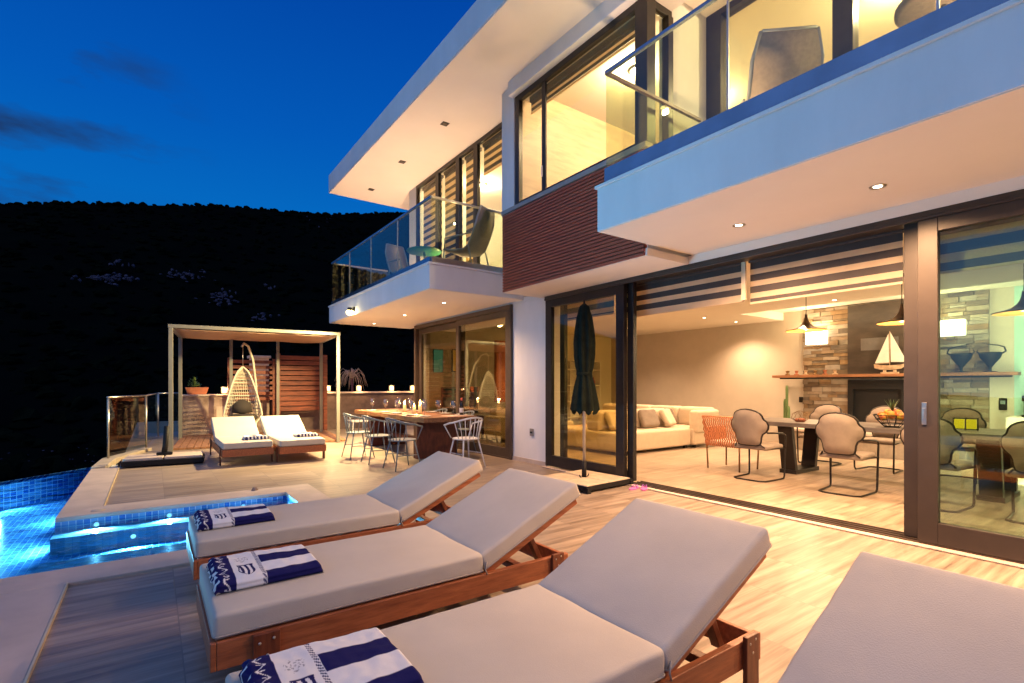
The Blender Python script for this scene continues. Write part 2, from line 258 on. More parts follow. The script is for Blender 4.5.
# ------------------------------------------------------------------ mesh helpers
def weld(me):
    import bmesh
    b = bmesh.new(); b.from_mesh(me); bmesh.ops.remove_doubles(b, verts=b.verts, dist=0.0004); b.to_mesh(me); b.free()
    for p in me.polygons: p.use_smooth = True
class MB:
    def __init__(s): s.v = []; s.f = []; s.mi = []; s.sm = []
    def add(s, vs, fs, mi=0, smooth=False):
        n = len(s.v); s.v += [tuple(v) for v in vs]
        for f in fs: s.f.append([i+n for i in f]); s.mi.append(mi); s.sm.append(smooth)
        return s
    def box(s, x0, x1, y0, y1, z0, z1, mi=0):
        x0, x1 = sorted((x0, x1)); y0, y1 = sorted((y0, y1)); z0, z1 = sorted((z0, z1))
        vs = [(x0,y0,z0),(x1,y0,z0),(x1,y1,z0),(x0,y1,z0),(x0,y0,z1),(x1,y0,z1),(x1,y1,z1),(x0,y1,z1)]
        return s.add(vs, [(0,3,2,1),(4,5,6,7),(0,1,5,4),(1,2,6,5),(2,3,7,6),(3,0,4,7)], mi)
    def beam(s, a, b, w, h, up=(0,0,1), mi=0):
        a = Vector(a); b = Vector(b); d = (b-a).normalized(); u = Vector(up)
        sd = d.cross(u)
        if sd.length < 1e-4: sd = d.cross(Vector((0,1,0)))
        sd.normalize(); u = sd.cross(d).normalized()
        vs = []
        for p in (a, b):
            for i, j in ((-1,-1),(1,-1),(1,1),(-1,1)): vs.append(p + sd*(i*w/2) + u*(j*h/2))
        return s.add(vs, [(0,1,2,3),(7,6,5,4),(0,4,5,1),(1,5,6,2),(2,6,7,3),(3,7,4,0)], mi)
    def tube(s, pts, r, n=8, closed=False, mi=0, caps=True):
        P = [Vector(p) for p in pts]; m = len(P); R = r if isinstance(r, (list, tuple)) else [r]*m
        vs = []; prev = None
        for i in range(m):
            if closed: d = P[(i+1) % m]-P[i-1]
            else: d = P[min(i+1, m-1)]-P[max(i-1, 0)]
            d.normalize()
            if prev is None:
                a = Vector((0,0,1)) if abs(d.z) < 0.9 else Vector((1,0,0)); u = (a - d*a.dot(d)).normalized()
            else: u = (prev - d*prev.dot(d)).normalized()
            prev = u; w = d.cross(u)
            for k in range(n):
                t = 2*PI*k/n; vs.append(P[i] + (u*math.cos(t)+w*math.sin(t))*R[i])
        fs = []
        for i in range(m if closed else m-1):
            j = (i+1) % m
            for k in range(n): l = (k+1) % n; fs.append((i*n+k, i*n+l, j*n+l, j*n+k))
        if not closed and caps: fs.append(tuple(range(n))[::-1]); fs.append(tuple((m-1)*n+k for k in range(n)))
        return s.add(vs, fs, mi, True)
    def lathe(s, prof, c=(0,0,0), n=20, mi=0, smooth=True):
        vs = []; c = Vector(c)
        for r, z in prof:
            for k in range(n): t = 2*PI*k/n; vs.append(c+Vector((r*math.cos(t), r*math.sin(t), z)))
        fs = []
        for i in range(len(prof)-1):
            for k in range(n): l = (k+1) % n; fs.append((i*n+k, i*n+l, (i+1)*n+l, (i+1)*n+k))
        if prof[0][0] > 1e-5: fs.append(tuple(range(n))[::-1])
        if prof[-1][0] > 1e-5: fs.append(tuple((len(prof)-1)*n+k for k in range(n)))
        return s.add(vs, fs, mi, smooth)
    def prism(s, poly, z0, z1, mi=0):
        n = len(poly); vs = [(x, y, z0) for x, y in poly]+[(x, y, z1) for x, y in poly]
        fs = [tuple(range(n))[::-1], tuple(range(n, 2*n))]+[(i, (i+1) % n, n+(i+1) % n, n+i) for i in range(n)]
        return s.add(vs, fs, mi)
    def xform(s, M):
        s.v = [tuple(M @ Vector(v)) for v in s.v]; return s
    def mesh(s, name, mats):
        me = bpy.data.meshes.new(name); me.from_pydata(s.v, [], s.f)
        for m in (mats if isinstance(mats, (list, tuple)) else [mats]): me.materials.append(m)
        me.polygons.foreach_set('material_index', s.mi); me.polygons.foreach_set('use_smooth', s.sm)
        me.update(); return me
    def build(s, name, mats, parent=None, bevel=0, seg=2, label=None, cat=None, group=None, kind=None, loc=None, rz=0):
        o = bpy.data.objects.new(name, s.mesh(name, mats)); C.objects.link(o)
        if name.endswith('mattress'): weld(o.data)
        if bevel:
            b = o.modifiers.new('bevel', 'BEVEL'); b.width = bevel; b.segments = seg; b.limit_method = 'ANGLE'; b.angle_limit = math.radians(40)
            if seg > 2:
                for p in o.data.polygons: p.use_smooth = True
        if parent: o.parent = parent
        tag(o, label, cat, group, kind)
        if loc: o.location = loc
        if rz: o.rotation_euler.z = rz
        return o
def tag(o, label=None, cat=None, group=None, kind=None):
    if label: o['label'] = label
    if cat: o['category'] = cat
    if group: o['group'] = group
    if kind: o['kind'] = kind
    return o
def soft_box(x0, x1, y0, y1, z0, z1, r, seed=0.0, puff=0.005, wr=0.003, step=0.03):
    m = MB(); L3 = (x1-x0, y1-y0, z1-z0); n = [max(4, int(l/step)) for l in L3]; c = Vector(((x0+x1)/2, (y0+y1)/2, (z0+z1)/2)); hf = Vector(L3)/2
    def pt(a, b, cc):
        p = Vector((a*hf.x, b*hf.y, cc*hf.z)); q = Vector([max(-(hf[i]-r), min(hf[i]-r, p[i])) for i in range(3)]); d = p-q
        if d.length > 1e-6: p = q + d.normalized()*r if sum(abs(x) > 1e-9 for x in d) > 1 else p
        e = (1-a**4)*(1-b**4)
        w = noise.noise(Vector((p.x*4+seed*7, p.y*5, 3)))*1.0 + 0.5*noise.noise(Vector((p.x*13+seed, p.y*17, p.z*12)))
        edge = math.exp(-((1-abs(b))*hf.y/0.07)**2)+math.exp(-((1-abs(a))*hf.x/0.07)**2)
        p.z += (puff*e + wr*w*(0.5+edge*0.6))*(0.5+0.5*cc) ; p.y += wr*0.9*noise.noise(Vector((p.x*9+seed, 7.0, p.z*25)))*abs(b)**6; return c+p
    g = lambda k: [math.sin((-1+2*i/n[k])*PI/2) if k == 2 else (lambda v: v*(1.0) )(-1+2*i/n[k]) for i in range(n[k]+1)]
    def dens(k):
        rr = r/hf[k]; v = [-1, -1+rr*0.3, -1+rr*0.65, -1+rr]; inn = max(2, int(L3[k]/step)); v += [(-1+rr)+(2-2*rr)*i/inn for i in range(1, inn)]; return v+[1-rr, 1-rr*0.65, 1-rr*0.3, 1]
    A_, B_, C_ = dens(0), dens(1), dens(2)
    def face(us, vs_, f, flip):
        nu, nv = len(us), len(vs_); V = [f(u, v) for v in vs_ for u in us]; F = []
        for j in range(nv-1):
            for i in range(nu-1):
                q = (j*nu+i, j*nu+i+1, (j+1)*nu+i+1, (j+1)*nu+i); F.append(q[::-1] if flip else q)
        m.add(V, F, 0, True)
    face(A_, B_, lambda u, v: pt(u, v, 1), False); face(A_, B_, lambda u, v: pt(u, v, -1), True)
    face(A_, C_, lambda u, v: pt(u, -1, v), False); face(A_, C_, lambda u, v: pt(u, 1, v), True)
    face(B_, C_, lambda u, v: pt(-1, u, v), True); face(B_, C_, lambda u, v: pt(1, u, v), False)
    return m
def thing(name, label, cat, loc=(0,0,0), rz=0, group=None):
    o = bpy.data.objects.new(name, None); C.objects.link(o); o.empty_display_size = 0.1
    o.location = loc; o.rotation_euler.z = rz
    return tag(o, label, cat, group)
def dup(o, parent=None):
    c = o.copy(); C.objects.link(c)
    if parent is not None: c.parent = parent
    for ch in [x for x in S.objects if x.parent == o]: dup(ch, c)
    return c
def place(first, used, loc, rz=0, label=None):
    o = dup(first) if used else first
    o.location = loc; o.rotation_euler.z = rz
    if label: o['label'] = label
    return o
def lamp(kind, name, loc, power, col, size=0.05, rot=None, spot=None, blend=0.6, parent=None, sx=None, sy=None):
    d = bpy.data.lights.new(name, kind); d.energy = power*K; d.color = col
    if kind in ('POINT', 'SPOT'): d.shadow_soft_size = size
    if kind == 'SPOT': d.spot_size = math.radians(spot); d.spot_blend = blend
    if kind == 'AREA':
        d.shape = 'RECTANGLE'; d.size = sx; d.size_y = sy
    o = bpy.data.objects.new(name, d); C.objects.link(o); o.location = loc
    if rot: o.rotation_euler = rot
    if parent: o.parent = parent
    return o

# dusk glow: weak, very soft, from behind the camera over the pool
sd = bpy.data.lights.new('dusk_sun', 'SUN'); sd.energy = 0.10; sd.angle = math.radians(40); sd.color = (0.75, 0.85, 1.0)
so = bpy.data.objects.new('dusk_sun', sd); C.objects.link(so)
so.rotation_euler = Vector((0.80, 0.55, -0.45)).to_track_quat('-Z', 'Y').to_euler()

# ================================================================== SETTING
ZC = 0.02
m = MB()
for r in ((-0.45, 5.12, -4, 4.33), (1.65, 5.12, 4.33, 6.9), (-0.42, 5.12, 6.9, 11.3), (-0.42, 14, 11.3, 15.0), (-0.42, 14, 15.0, 22)):
    m.box(*r, -0.3, 0.0)
m.build('patio_floor', patio_m, kind='structure')
m = MB()
m.box(-0.80, 1.65, 4.33, 4.69, -0.018, ZC); m.box(-1.15, -0.45, -4, 4.33, -0.018, ZC); m.box(1.30, 1.65, 4.69, 6.5, -0.018, ZC)
m.box(-0.76, 1.65, 6.5, 6.9, -0.018, ZC); m.box(-0.76, -0.42, 6.9, 10.0, -0.018, ZC)
m.box(-1.15, -0.80, 4.33, 4.69, -0.018, ZC)
m.build('pool_coping', coping_m, bevel=0.006, kind='structure')
m = MB(); m.box(-0.450, -0.440, -4, 4.33, 0.0005, ZC+0.004); m.box(-0.420, -0.411, 6.9, 10.0, 0.0005, ZC+0.004); m.build('coping_glint', mat('lip_highlight', (0.80, 0.62, 0.36), 0.35, metal=0.3), kind='structure')  # bright strip: light caught on the coping lip, put into its colour
# pool basin
WL = -0.055
m = MB()
D = -0.40
# floor of the main pool and bay
m.box(-9, -0.76, -4, 10.65, D-0.1, D, 0)
m.box(-0.76, 1.30, 4.69, 6.5, -0.36, -0.28, 0)
m.build('pool_floor', [mos_xy], kind='structure')
m = MB()
def wall_x(x0, x1, y, z0, z1, t): m.box(x0, x1, y, y+t, z0, z1, 0)
wall_x(-0.76, 1.30, 6.5, D, -0.02, 0.3); wall_x(-0.76, 1.30, 4.69, D, -0.02, -0.3)
m.build('pool_wall', [mos_xz], kind='structure')
m = MB(); m.box(-0.76, 1.30, 4.69, 5.36, -0.28, -0.10); m.box(-0.76, 1.30, 6.22, 6.5, -0.28, -0.115); m.build('pool_step', [mos_pale], kind='structure')
m = MB()
m.box(1.30, 1.6, 4.69, 6.5, D, -0.02); m.box(-0.76, -0.46, 6.8, 10.6, D, -0.02); m.box(-0.80, -0.5, -4, 4.39, D, -0.02); m.box(-0.76, -0.70, 4.69, 6.5, D, -0.265)
m.build('pool_side_wall', [mos_yz], kind='structure')
# infinity edge, running off to the west
A = Vector((-0.62, 10.72)); B = Vector((-1.70, 9.60)); dd = (B-A).normalized(); B2 = A + dd*13
nn = Vector((-dd.y, dd.x)); nn = nn if nn.y > 0 else -nn
m = MB()
m.prism([(A.x, A.y), (B2.x, B2.y), (B2.x+nn.x*0.25, B2.y+nn.y*0.25), (A.x+nn.x*0.25, A.y+nn.y*0.25)], D-1.5, WL-0.006)
m.build('infinity_edge', [mos_xz], kind='structure')
m = MB()
wp = [(-0.76, -4), (-0.76, 4.66), (1.30, 4.66), (1.30, 6.53), (-0.70, 6.53), (-0.70, A.y-0.06), (A.x+nn.x*0.2, A.y+nn.y*0.2), (B2.x+nn.x*0.2, B2.y+nn.y*0.2), (B2.x, -4)]
m.add([(x, y, WL) for x, y in wp], [tuple(range(len(wp)))])
m.build('water', water_m, kind='structure')
# pool lamps (underwater)
def pool_lamp(loc, rot, pw, label):
    t = thing('pool_lamp', label, 'pool lamp', loc, 0, 'underwater pool lamps')
    q = Vector(rot).to_track_quat('Z', 'Y').to_matrix().to_4x4()
    b = MB(); b.lathe([(0.0, 0.006), (0.018, 0.005), (0.021, 0.0)], n=20); b.xform(q); b.build('lens', poolglow, t)
    b = MB(); b.lathe([(0.022, 0.0), (0.022, 0.007), (0.028, 0.006), (0.03, 0.0)], n=20); b.xform(q); b.build('ring', steel, t)
    l = lamp('SPOT', 'lamp_light', Vector(rot)*0.05, pw, (0.55, 0.86, 1.0), 0.012, Vector(rot).to_track_quat('-Z', 'Y').to_euler(), 170, 0.5, t)
pool_lamp((-0.45, 6.493, -0.085), (0, -1, 0), 42, 'leftmost of the three lamps under water on the back wall of the spa bay')
pool_lamp((0.15, 6.493, -0.085), (0, -1, 0), 42, 'middle of the three lamps under water on the back wall of the spa bay')
pool_lamp((0.85, 6.493, -0.085), (0, -1, 0), 42, 'rightmost of the three lamps under water on the back wall of the spa bay')
pool_lamp((-0.15, 6.218, -0.19), (0, -1, 0), 55, 'left added lamp under water in the front of the spa ledge')  # unseen pair of lamps, added to brighten the bay floor
pool_lamp((0.50, 6.218, -0.19), (0, -1, 0), 55, 'right added lamp under water in the front of the spa ledge')
for k, (y, pw) in enumerate(((1.6, 45), (3.4, 34), (7.0, 36), (8.4, 34))):
    pool_lamp((-0.765 if k > 1 else -0.805, y, -0.20), (-1, 0, 0), pw, 'lamp under water below the coping of the main pool, ' + ('nearest the camera', 'just before the spa bay', 'just past the spa bay', 'at the far end')[k])
for k in range(4):
    q = A + dd*(1.6+1.9*k); pool_lamp((q.x-nn.x*0.004, q.y-nn.y*0.004, -0.20), (-nn.x, -nn.y, 0), 38, 'added lamp under water in the far edge of the pool, ' + ('first from the terrace', 'second from the terrace', 'third from the terrace', 'farthest from the terrace')[k])  # unseen row of lamps, added to even out light in the main pool
# coping fittings
MB().lathe([(0.0, 0.010), (0.045, 0.009), (0.06, 0.0)], n=18).build('drain_cap', capstone, loc=(-0.45, 6.66, ZC), label='small round drain cap in the coping corner beside the pool', cat='drain cap')
MB().lathe([(0.0, 0.035), (0.02, 0.034), (0.04, 0.0)], n=12).build('stone_pebble', wallstone, loc=(1.02, 6.84, ZC), label='small brown pebble on the coping behind the spa bay', cat='pebble')

# terrain -----------------------------------------------------------
def hill_h(x, y):
    r = math.hypot(x, y)
    base = -2.2 - min(1, max(0, (r-12)/30))*10
    t = max(0, min(1, (y-60)/330)); t = t*t*(3-2*t)
    ridge = 117 + 0.172*x + 5*noise.noise(Vector((x*0.006, 2.3, 0))) + 4*noise.noise(Vector((x*0.02, 7.3, 0)))
    ridge = min(ridge, 165)
    z = base + t*ridge + 3*noise.noise(Vector((x*0.02, y*0.02, 1)))*min(1, r/60)
    if y > 400: z -= (y-400)*0.12
    return z
m = MB(); nx, ny = 110, 90
xs = [-900 + 1800*i/(nx-1) for i in range(nx)]
ys = [-200 + 210*(j/20) if j < 20 else 10 + 640*((j-20)/(ny-21))**1.25 for j in range(ny)]
vs = [(x, y, hill_h(x, y)) for y in ys for x in xs]
m.add(vs, [(j*nx+i, j*nx+i+1, (j+1)*nx+i+1, (j+1)*nx+i) for j in range(ny-1) for i in range(nx-1)], 0, True)
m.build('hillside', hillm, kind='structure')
# woodland on the hill
def blob(m, c, r, h, n=6):
    vs = []; c = Vector(c); rings = ((0.55, 0.0), (1.0, 0.35), (0.75, 0.75))
    for rr, hh in rings:
        for k in range(n):
            a = 2*PI*k/n + rr; q = r*rr*random.uniform(0.45, 1.35); vs.append(c+Vector((q*math.cos(a), q*math.sin(a), h*(hh+random.uniform(-0.16, 0.16)))))
    vs.append(c+Vector((0, 0, h)))
    fs = [(i*n+k, i*n+(k+1) % n, (i+1)*n+(k+1) % n, (i+1)*n+k) for i in range(2) for k in range(n)]
    fs += [(2*n+k, 2*n+(k+1) % n, 3*n) for k in range(n)]
    m.add(vs, fs, 0, False)
m = MB()
for i in range(11500):
    y = random.uniform(45, 395) if i < 6000 else random.uniform(370, 400)
    x = random.uniform(-0.72*y-20, 0.35*y+40)
    r = random.uniform(0.5, 2.0)*(1.0 if random.random() < 0.97 else 1.4); blob(m, (x, y, hill_h(x, y)-0.7), r, r*random.uniform(0.8, 1.5), random.choice((5, 6, 7)))
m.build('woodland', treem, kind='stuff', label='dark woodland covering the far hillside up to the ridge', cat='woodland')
m = MB()
def ray(px, py): 
    a = (px-512)/506; b = -(py-385)/506; F = (math.sin(TH), math.cos(TH)); R = (math.cos(TH), -math.sin(TH))
    return F[0]+a*R[0], F[1]+a*R[1], b
def hit(px, py):
    d = ray(px, py); t = 15
    while t < 600:
        x, y, z = d[0]*t, d[1]*t, 1.3+d[2]*t
        if z < hill_h(x, y): return x, y
        t += 2
    return None
for (cx, cy, sx, sy, n) in ((108, 284, 22, 3, 60), (188, 281, 24, 5, 34), (222, 303, 16, 5, 40), (262, 323, 9, 3.5, 18), (125, 268, 18, 6, 8), (330, 222, 20, 6, 8), (268, 292, 6, 3, 5)):
    for i in range(n):
        h_ = hit(random.gauss(cx, sx*0.6), random.gauss(cy, sy*0.6))
        if h_: blob(m, (h_[0], h_[1], hill_h(*h_)+1.0), random.uniform(0.3, 0.9), random.uniform(0.3, 1.3), 5)
for i in range(46):
    h_ = hit(random.uniform(-5, 100), random.uniform(452, 476))
    if h_: blob(m, (h_[0], h_[1], hill_h(*h_)-0.05), random.uniform(0.08, 0.22), random.uniform(0.1, 0.3), 5)
m.build('pale_rocks', rockm, kind='stuff', label='pale rock outcrops and stones scattered over the dark slope', cat='rocks')

# interior floor
MB().box(5.12, 11.9, -3, 11.4, -0.3, 0.003).build('floor', floor_m, kind='structure')

# ================================================================== VILLA
villa = thing('villa', 'modern white two storey villa with wide cantilevered balconies and red wood cladding', 'house', (8, 4, 0))
villa.location = (0, 0, 0)
XF = 5.12; XB = 4.35; XR = 5.49; XL = 4.80
def vp(mb, name, mt, bevel=0, label=None): return mb.build(name, mt, villa, bevel=bevel, label=label)
# outer walls, ground floor
m = MB(); m.box(XF, XF+0.3, 6.24, 7.166, 0, 2.70); m.box(XF+0.28, 12.0, 11.141, 11.4, 0, 2.8); m.box(11.9, 12.1, -3, 11.4, 0, 5.7)
m.box(XF, XF+0.3, 3.62, 11.13, 2.703, 2.80)
vp(m, 'outer_wall', white)
m = MB(); m.box(XF-0.045, XF+0.3, -3, 3.60, 2.703, 2.797); vp(m, 'wall_strip', soffit_m)
m = MB(); m.box(XF-0.014, XF, 6.24, 7.166, 0, 0.07); vp(m, 'skirting', capstone)
# interior walls and ceiling
m = MB(); m.box(11.6, 11.7, 2.0, 11.1, 0, 3.1); vp(m, 'back_wall', beige)
m = MB(); m.box(11.6, 11.7, -3, 2.0, 0, 3.1); m.box(5.3, 11.9, -3.1, -3.0, 0, 3.1); vp(m, 'side_wall', greenish)
m = MB(); m.box(5.42, 11.6, 11.0, 11.138, 0, 2.8); vp(m, 'end_wall', cream)
m = MB(); m.box(XF+0.3, 9.85, -3, 11.0, 2.755, 2.80); m.box(9.85, 11.6, 5.75, 11.0, 2.755, 2.80); m.box(9.85, 11.6, -3, 5.75, 2.93, 3.0)
m.box(9.80, 9.85, -3, 5.75, 2.80, 2.93); m.box(9.85, 11.6, 5.75, 5.80, 2.80, 2.93)
vp(m, 'room_ceiling', intceil)
m = MB(); m.box(6.60, 6.95, 9.9, 10.0, 0.9, 2.35); vp(m, 'partition', orangew)
# slab between floors
m = MB(); m.box(XF+0.31, 11.9, -3, 11.4, 3.0, 3.2); vp(m, 'upper_floor_slab', concrete)
# left balcony
def bevel_balc(name, x0, x1, y0, y1, z0, z1):
    m = MB(); m.box(x0, x1, y0, y1, z0+0.004, z1-0.03); m.box(x0-0.02, x1, y0-0.02, y1+0.02, z1-0.03, z1)
    o = vp(m, name, white, 0.004)
    m = MB(); m.box(x0+0.01, x1, y0+0.01, y1-0.01, z0-0.002, z0+0.003); vp(m, 'balcony_soffit', soffit_m)
bevel_balc('left_balcony_slab', 3.37, 5.40, 6.86, 12.1, 2.74, 3.14)
bevel_balc('right_balcony_slab', 3.56, 5.49, -3.0, 3.56, 2.80, 3.25)
# box with cladding
m = MB(); m.box(XB, 5.6, 3.60, 6.36, 2.70, 2.78); vp(m, 'box_soffit', soffit_m)
m = MB(); m.box(XB+0.03, 5.6, 3.62, 6.36, 2.78, 3.86); m.box(XB, 4.6, 6.06, 6.38, 3.86, 5.73); vp(m, 'box_wall', white)
m = MB(); m.box(XF, 5.6, 6.382, 6.855, 2.78, 3.86); vp(m, 'link_wall', white)
m = MB(); n = 27
for i in range(n):
    z = 2.705+i*(1.16/n); m.box(XB-0.022, XB+0.03, 3.63, 6.33, z, z+1.16/n*0.72)
m.box(XB-0.004, XB+0.03, 3.64, 6.32, 2.705, 3.86, 1)
vp(m, 'wood_cladding', [clad, teak_d])
m = MB(); m.box(XB-0.03, XB+0.10, 3.60, 6.36, 3.87, 3.93); vp(m, 'window_sill', mat('grey_sill', (0.30, 0.27, 0.25), 0.5), 0.004)
m = MB(); m.box(XB-0.10, 4.8, 3.35, 6.08, 5.53, 5.74); vp(m, 'box_lintel', white, 0.01)
# upper facade left & right
m = MB(); m.box(XL, XL+0.2, 6.38, 6.95, 3.2, 5.73); vp(m, 'upper_wall', white)
m = MB(); m.box(XL, 5.1, 10.44, 10.599, 3.2, 5.73); m.box(XL, 12, 10.6, 10.8, 3.2, 5.73); vp(m, 'gable_wall', white)
m = MB(); m.box(4.80, 5.52, 3.62, 3.80, 3.2, 5.74); vp(m, 'return_wall', white)
# upper rooms
m = MB(); m.box(XB+0.1, 8.5, 6.0, 6.05, 3.4, 5.73); vp(m, 'panelled_wall', panelwood)
m = MB(); m.box(8.5, 8.6, -3, 10.6, 3.2, 5.73); m.box(5.02, 8.5, 6.95, 7.0, 3.2, 5.73); m.box(5.6, 8.5, -0.6, -0.5, 3.2, 5.73); vp(m, 'upper_room_wall', cream)
m = MB(); m.box(XL+0.10, 8.5, 6.40, 10.6, 5.70, 5.72); m.box(XB+0.12, 8.5, 3.63, 6.40, 5.70, 5.72); m.box(XR+0.12, 8.5, -3, 3.63, 5.70, 5.72); vp(m, 'upper_ceiling', intceil)
# roof
m = MB(); m.box(3.33, 12.4, -3, 12.0, 5.755, 6.15); vp(m, 'roof', white, 0.006)
m = MB(); m.box(3.34, 12.3, -2.95, 11.98, 5.735, 5.753); vp(m, 'roof_soffit', soffit_m)

# windows and sliding doors --------------------------------------------------
def win_y(x, y0, y1, z0, z1, fw=0.09, fd=0.07, name='window', fm=None, gm=None, handle=False, wy0=None, bot=None, parent=None, label=None):
    """window in the plane X=x between y0 and y1"""
    fm = fm or frame_m; b = bot or fw; a = MB()
    a.box(x-fd/2, x+fd/2, y0, y0+fw, z0, z1); a.box(x-fd/2, x+fd/2, y1-fw, y1, z0, z1)
    a.box(x-fd/2, x+fd/2, y0+fw, y1-fw, z0, z0+b); a.box(x-fd/2, x+fd/2, y0+fw, y1-fw, z1-fw, z1)
    fr = a.build(name, fm, parent or villa, bevel=0.004, label=label)
    g = MB(); g.box(x-0.006, x+0.006, y0+fw-0.01, y1-fw+0.01, z0+b-0.01, z1-fw+0.01); g.build('pane', gm or glass_win, fr)
    if handle is not False:
        h = MB(); h.box(x-fd/2-0.008, x-fd/2, handle-0.016, handle+0.016, 0.98, 1.16); h.box(x-fd/2-0.02, x-fd/2-0.008, handle-0.008, handle+0.008, 1.03, 1.11)
        h.build('handle', steel, fr, bevel=0.002)
    return fr
# ground, left door pair
m = MB(); m.box(XF-0.05, XF+0.12, 7.166, 11.138, 2.62, 2.702); m.box(XF-0.05, XF+0.12, 11.06, 11.14, 0, 2.62); m.box(XF-0.05, XF+0.12, 7.166, 7.22, 0, 2.62); m.box(XF-0.05, XF+0.12, 7.22, 11.06, 0.003, 0.03)
vp(m, 'left_door_frame', frame_m, 0.004)
win_y(XF-0.01, 7.23, 9.12, 0.03, 2.615, fw=0.11, name='left_sliding_door', bot=0.16, gm=glass_dark)
win_y(XF+0.065, 8.98, 11.05, 0.03, 2.615, fw=0.12, name='left_sliding_door', bot=0.16, handle=9.04, gm=glass_dark)
# ground, main opening: header and tracks
m = MB(); m.box(XF-0.05, XF+0.22, -3, 6.24, 2.66, 2.702); m.box(XF-0.055, XF-0.03, -3, 6.24, 2.635, 2.66)
vp(m, 'door_header', frame_l, 0.004)
m = MB(); m.box(XF-0.03, XF+0.20, -3, 4.5, 0.004, 0.012, 0)
for k in range(4): m.box(XF-0.03+k*0.07, XF-0.018+k*0.07, -3, 4.5, 0.012, 0.026)
vp(m, 'door_track', frame_m)
m = MB(); m.box(XF-0.11, XF-0.031, -3, 6.24, 0.004, 0.014); vp(m, 'threshold', coping_m, 0.003)
win_y(XF, 4.60, 6.235, 0.03, 2.66, fw=0.14, name='sliding_door', bot=0.17, fm=dark_frame)
win_y(XF+0.085, 4.51, 5.98, 0.03, 2.66, fw=0.10, name='sliding_door', bot=0.13, fm=dark_frame)
win_y(XF-0.0, -1.2, 1.445, 0.03, 2.655, fw=0.13, name='sliding_door', bot=0.17, fm=frame_l, handle=1.40, gm=glass_cool)
win_y(XF+0.09, -1.0, 1.565, 0.03, 2.655, fw=0.11, name='sliding_door', bot=0.15, fm=frame_l, gm=glass_cool)
# box window (face) and its side
m = MB(); m.box(XB, XB+0.07, 5.94, 6.04, 3.93, 5.53); m.box(XB, XB+0.07, 3.62, 5.94, 5.45, 5.53); m.box(XB, XB+0.07, 3.62, 5.94, 3.93, 3.97)
m.box(XB-0.003, XB+0.14, 3.60, 3.77, 3.93, 5.53); m.box(XB+0.02, XB+0.05, 5.36, 5.44, 3.97, 5.45)
m.box(XB+0.14, 4.80, 3.62, 3.68, 5.45, 5.53); m.box(4.71, 4.80, 3.60, 3.69, 3.93, 5.45); m.box(XB+0.14, 4.71, 3.62, 3.68, 3.93, 3.97)
bw = vp(m, 'box_window', dark_frame, 0.004)
g = MB(); g.box(XB+0.03, XB+0.04, 3.77, 5.94, 3.97, 5.45); g.build('pane', glass_win, bw)
g = MB(); g.box(XB+0.14, 4.71, 3.64, 3.65, 3.97, 5.45); g.build('pane', glass_win, bw)
g = MB(); g.box(XB-0.01, XB, 5.39, 5.41, 4.15, 4.30); g.build('handle', steel, bw)
# upper-left doors
for y0, y1 in ((6.95, 7.90), (7.90, 8.56), (8.56, 9.42), (9.42, 10.44)):
    win_y(XL+0.03, y0, y1, 3.2, 5.73, fw=0.07, name='balcony_door', fm=dark_frame)
# upper-right doors
m = MB(); m.box(XR-0.04, XR+0.14, 3.43, 3.62, 3.2, 5.735); m.box(XR-0.04, XR+0.1, 2.05, 2.23, 3.2, 5.735); m.box(XR-0.04, XR+0.1, -3, 3.43, 5.66, 5.735); m.box(XR-0.04, XR+0.1, -3, 3.43, 3.2, 3.26)
ur = vp(m, 'balcony_window_frame', dark_frame, 0.004)
g = MB(); g.box(XR+0.02, XR+0.03, 2.23, 3.43, 3.26, 5.66); g.build('pane', glass_win, ur)
g = MB(); g.box(XR+0.02, XR+0.03, -3, 2.05, 3.26, 5.66); g.build('pane', glass_win, ur)

# ---- balcony glass railings
def rail(pts, z0, z1, name, label, posts, capm, strip=0.10, back=None):
    t = thing(name, label, 'railing', (0, 0, 0))
    for (a, b) in zip(pts[:-1], pts[1:]):
        A3 = Vector((*a, 0)); B3 = Vector((*b, 0)); d = (B3-A3).normalized()
        q = MB(); q.beam(A3+Vector((0,0,z0+strip/2)), B3+Vector((0,0,z0+strip/2)), 0.05, strip); q.build('base_profile', capm, t)
        n_ = max(1, round((B3-A3).length/1.35)); L_ = (B3-A3).length
        for k in range(n_):
            p0 = A3+d*(L_*k/n_+0.006); p1 = A3+d*(L_*(k+1)/n_-0.006)
            g = MB(); g.beam(p0+Vector((0,0,(z0+strip+z1)/2)), p1+Vector((0,0,(z0+strip+z1)/2)), 0.012, z1-z0-strip); g.build('glass_panel', glass_rail, t)
            if k: 
                g = MB(); g.beam(p0+Vector((0,0,z0+strip)), p0+Vector((0,0,z1)), 0.014, 0.014); g.build('joint', steel, t)
        q = MB(); q.beam(A3+Vector((0,0,z1+0.012)), B3+Vector((0,0,z1+0.012)), 0.035, 0.03); q.build('handrail', capm, t)
    return t
rail([(3.42, 12.05), (3.42, 6.90)], 3.14, 4.12, 'balcony_railing', 'glass railing with blue grey cap along the left balcony front', 4, bluecap, 0.09)
rail([(3.42, 6.90), (4.78, 6.90)], 3.14, 4.12, 'balcony_railing', 'short glass railing closing the near end of the left balcony', 1, steel, 0.09)
rail([(3.42, 12.05), (4.78, 12.05)], 3.14, 4.12, 'balcony_railing', 'glass railing at the far end of the left balcony', 1, steel, 0.09)
rail([(3.62, 3.50), (3.62, -2.9)], 3.25, 4.34, 'balcony_railing', 'long glass railing with blue cap along the right balcony front', 4, bluecap, 0.16)
rail([(3.62, 3.50), (5.16, 3.50)], 3.25, 4.34, 'balcony_railing', 'glass railing return beside the wood clad box on the right balcony', 1, frame_m, 0.16)

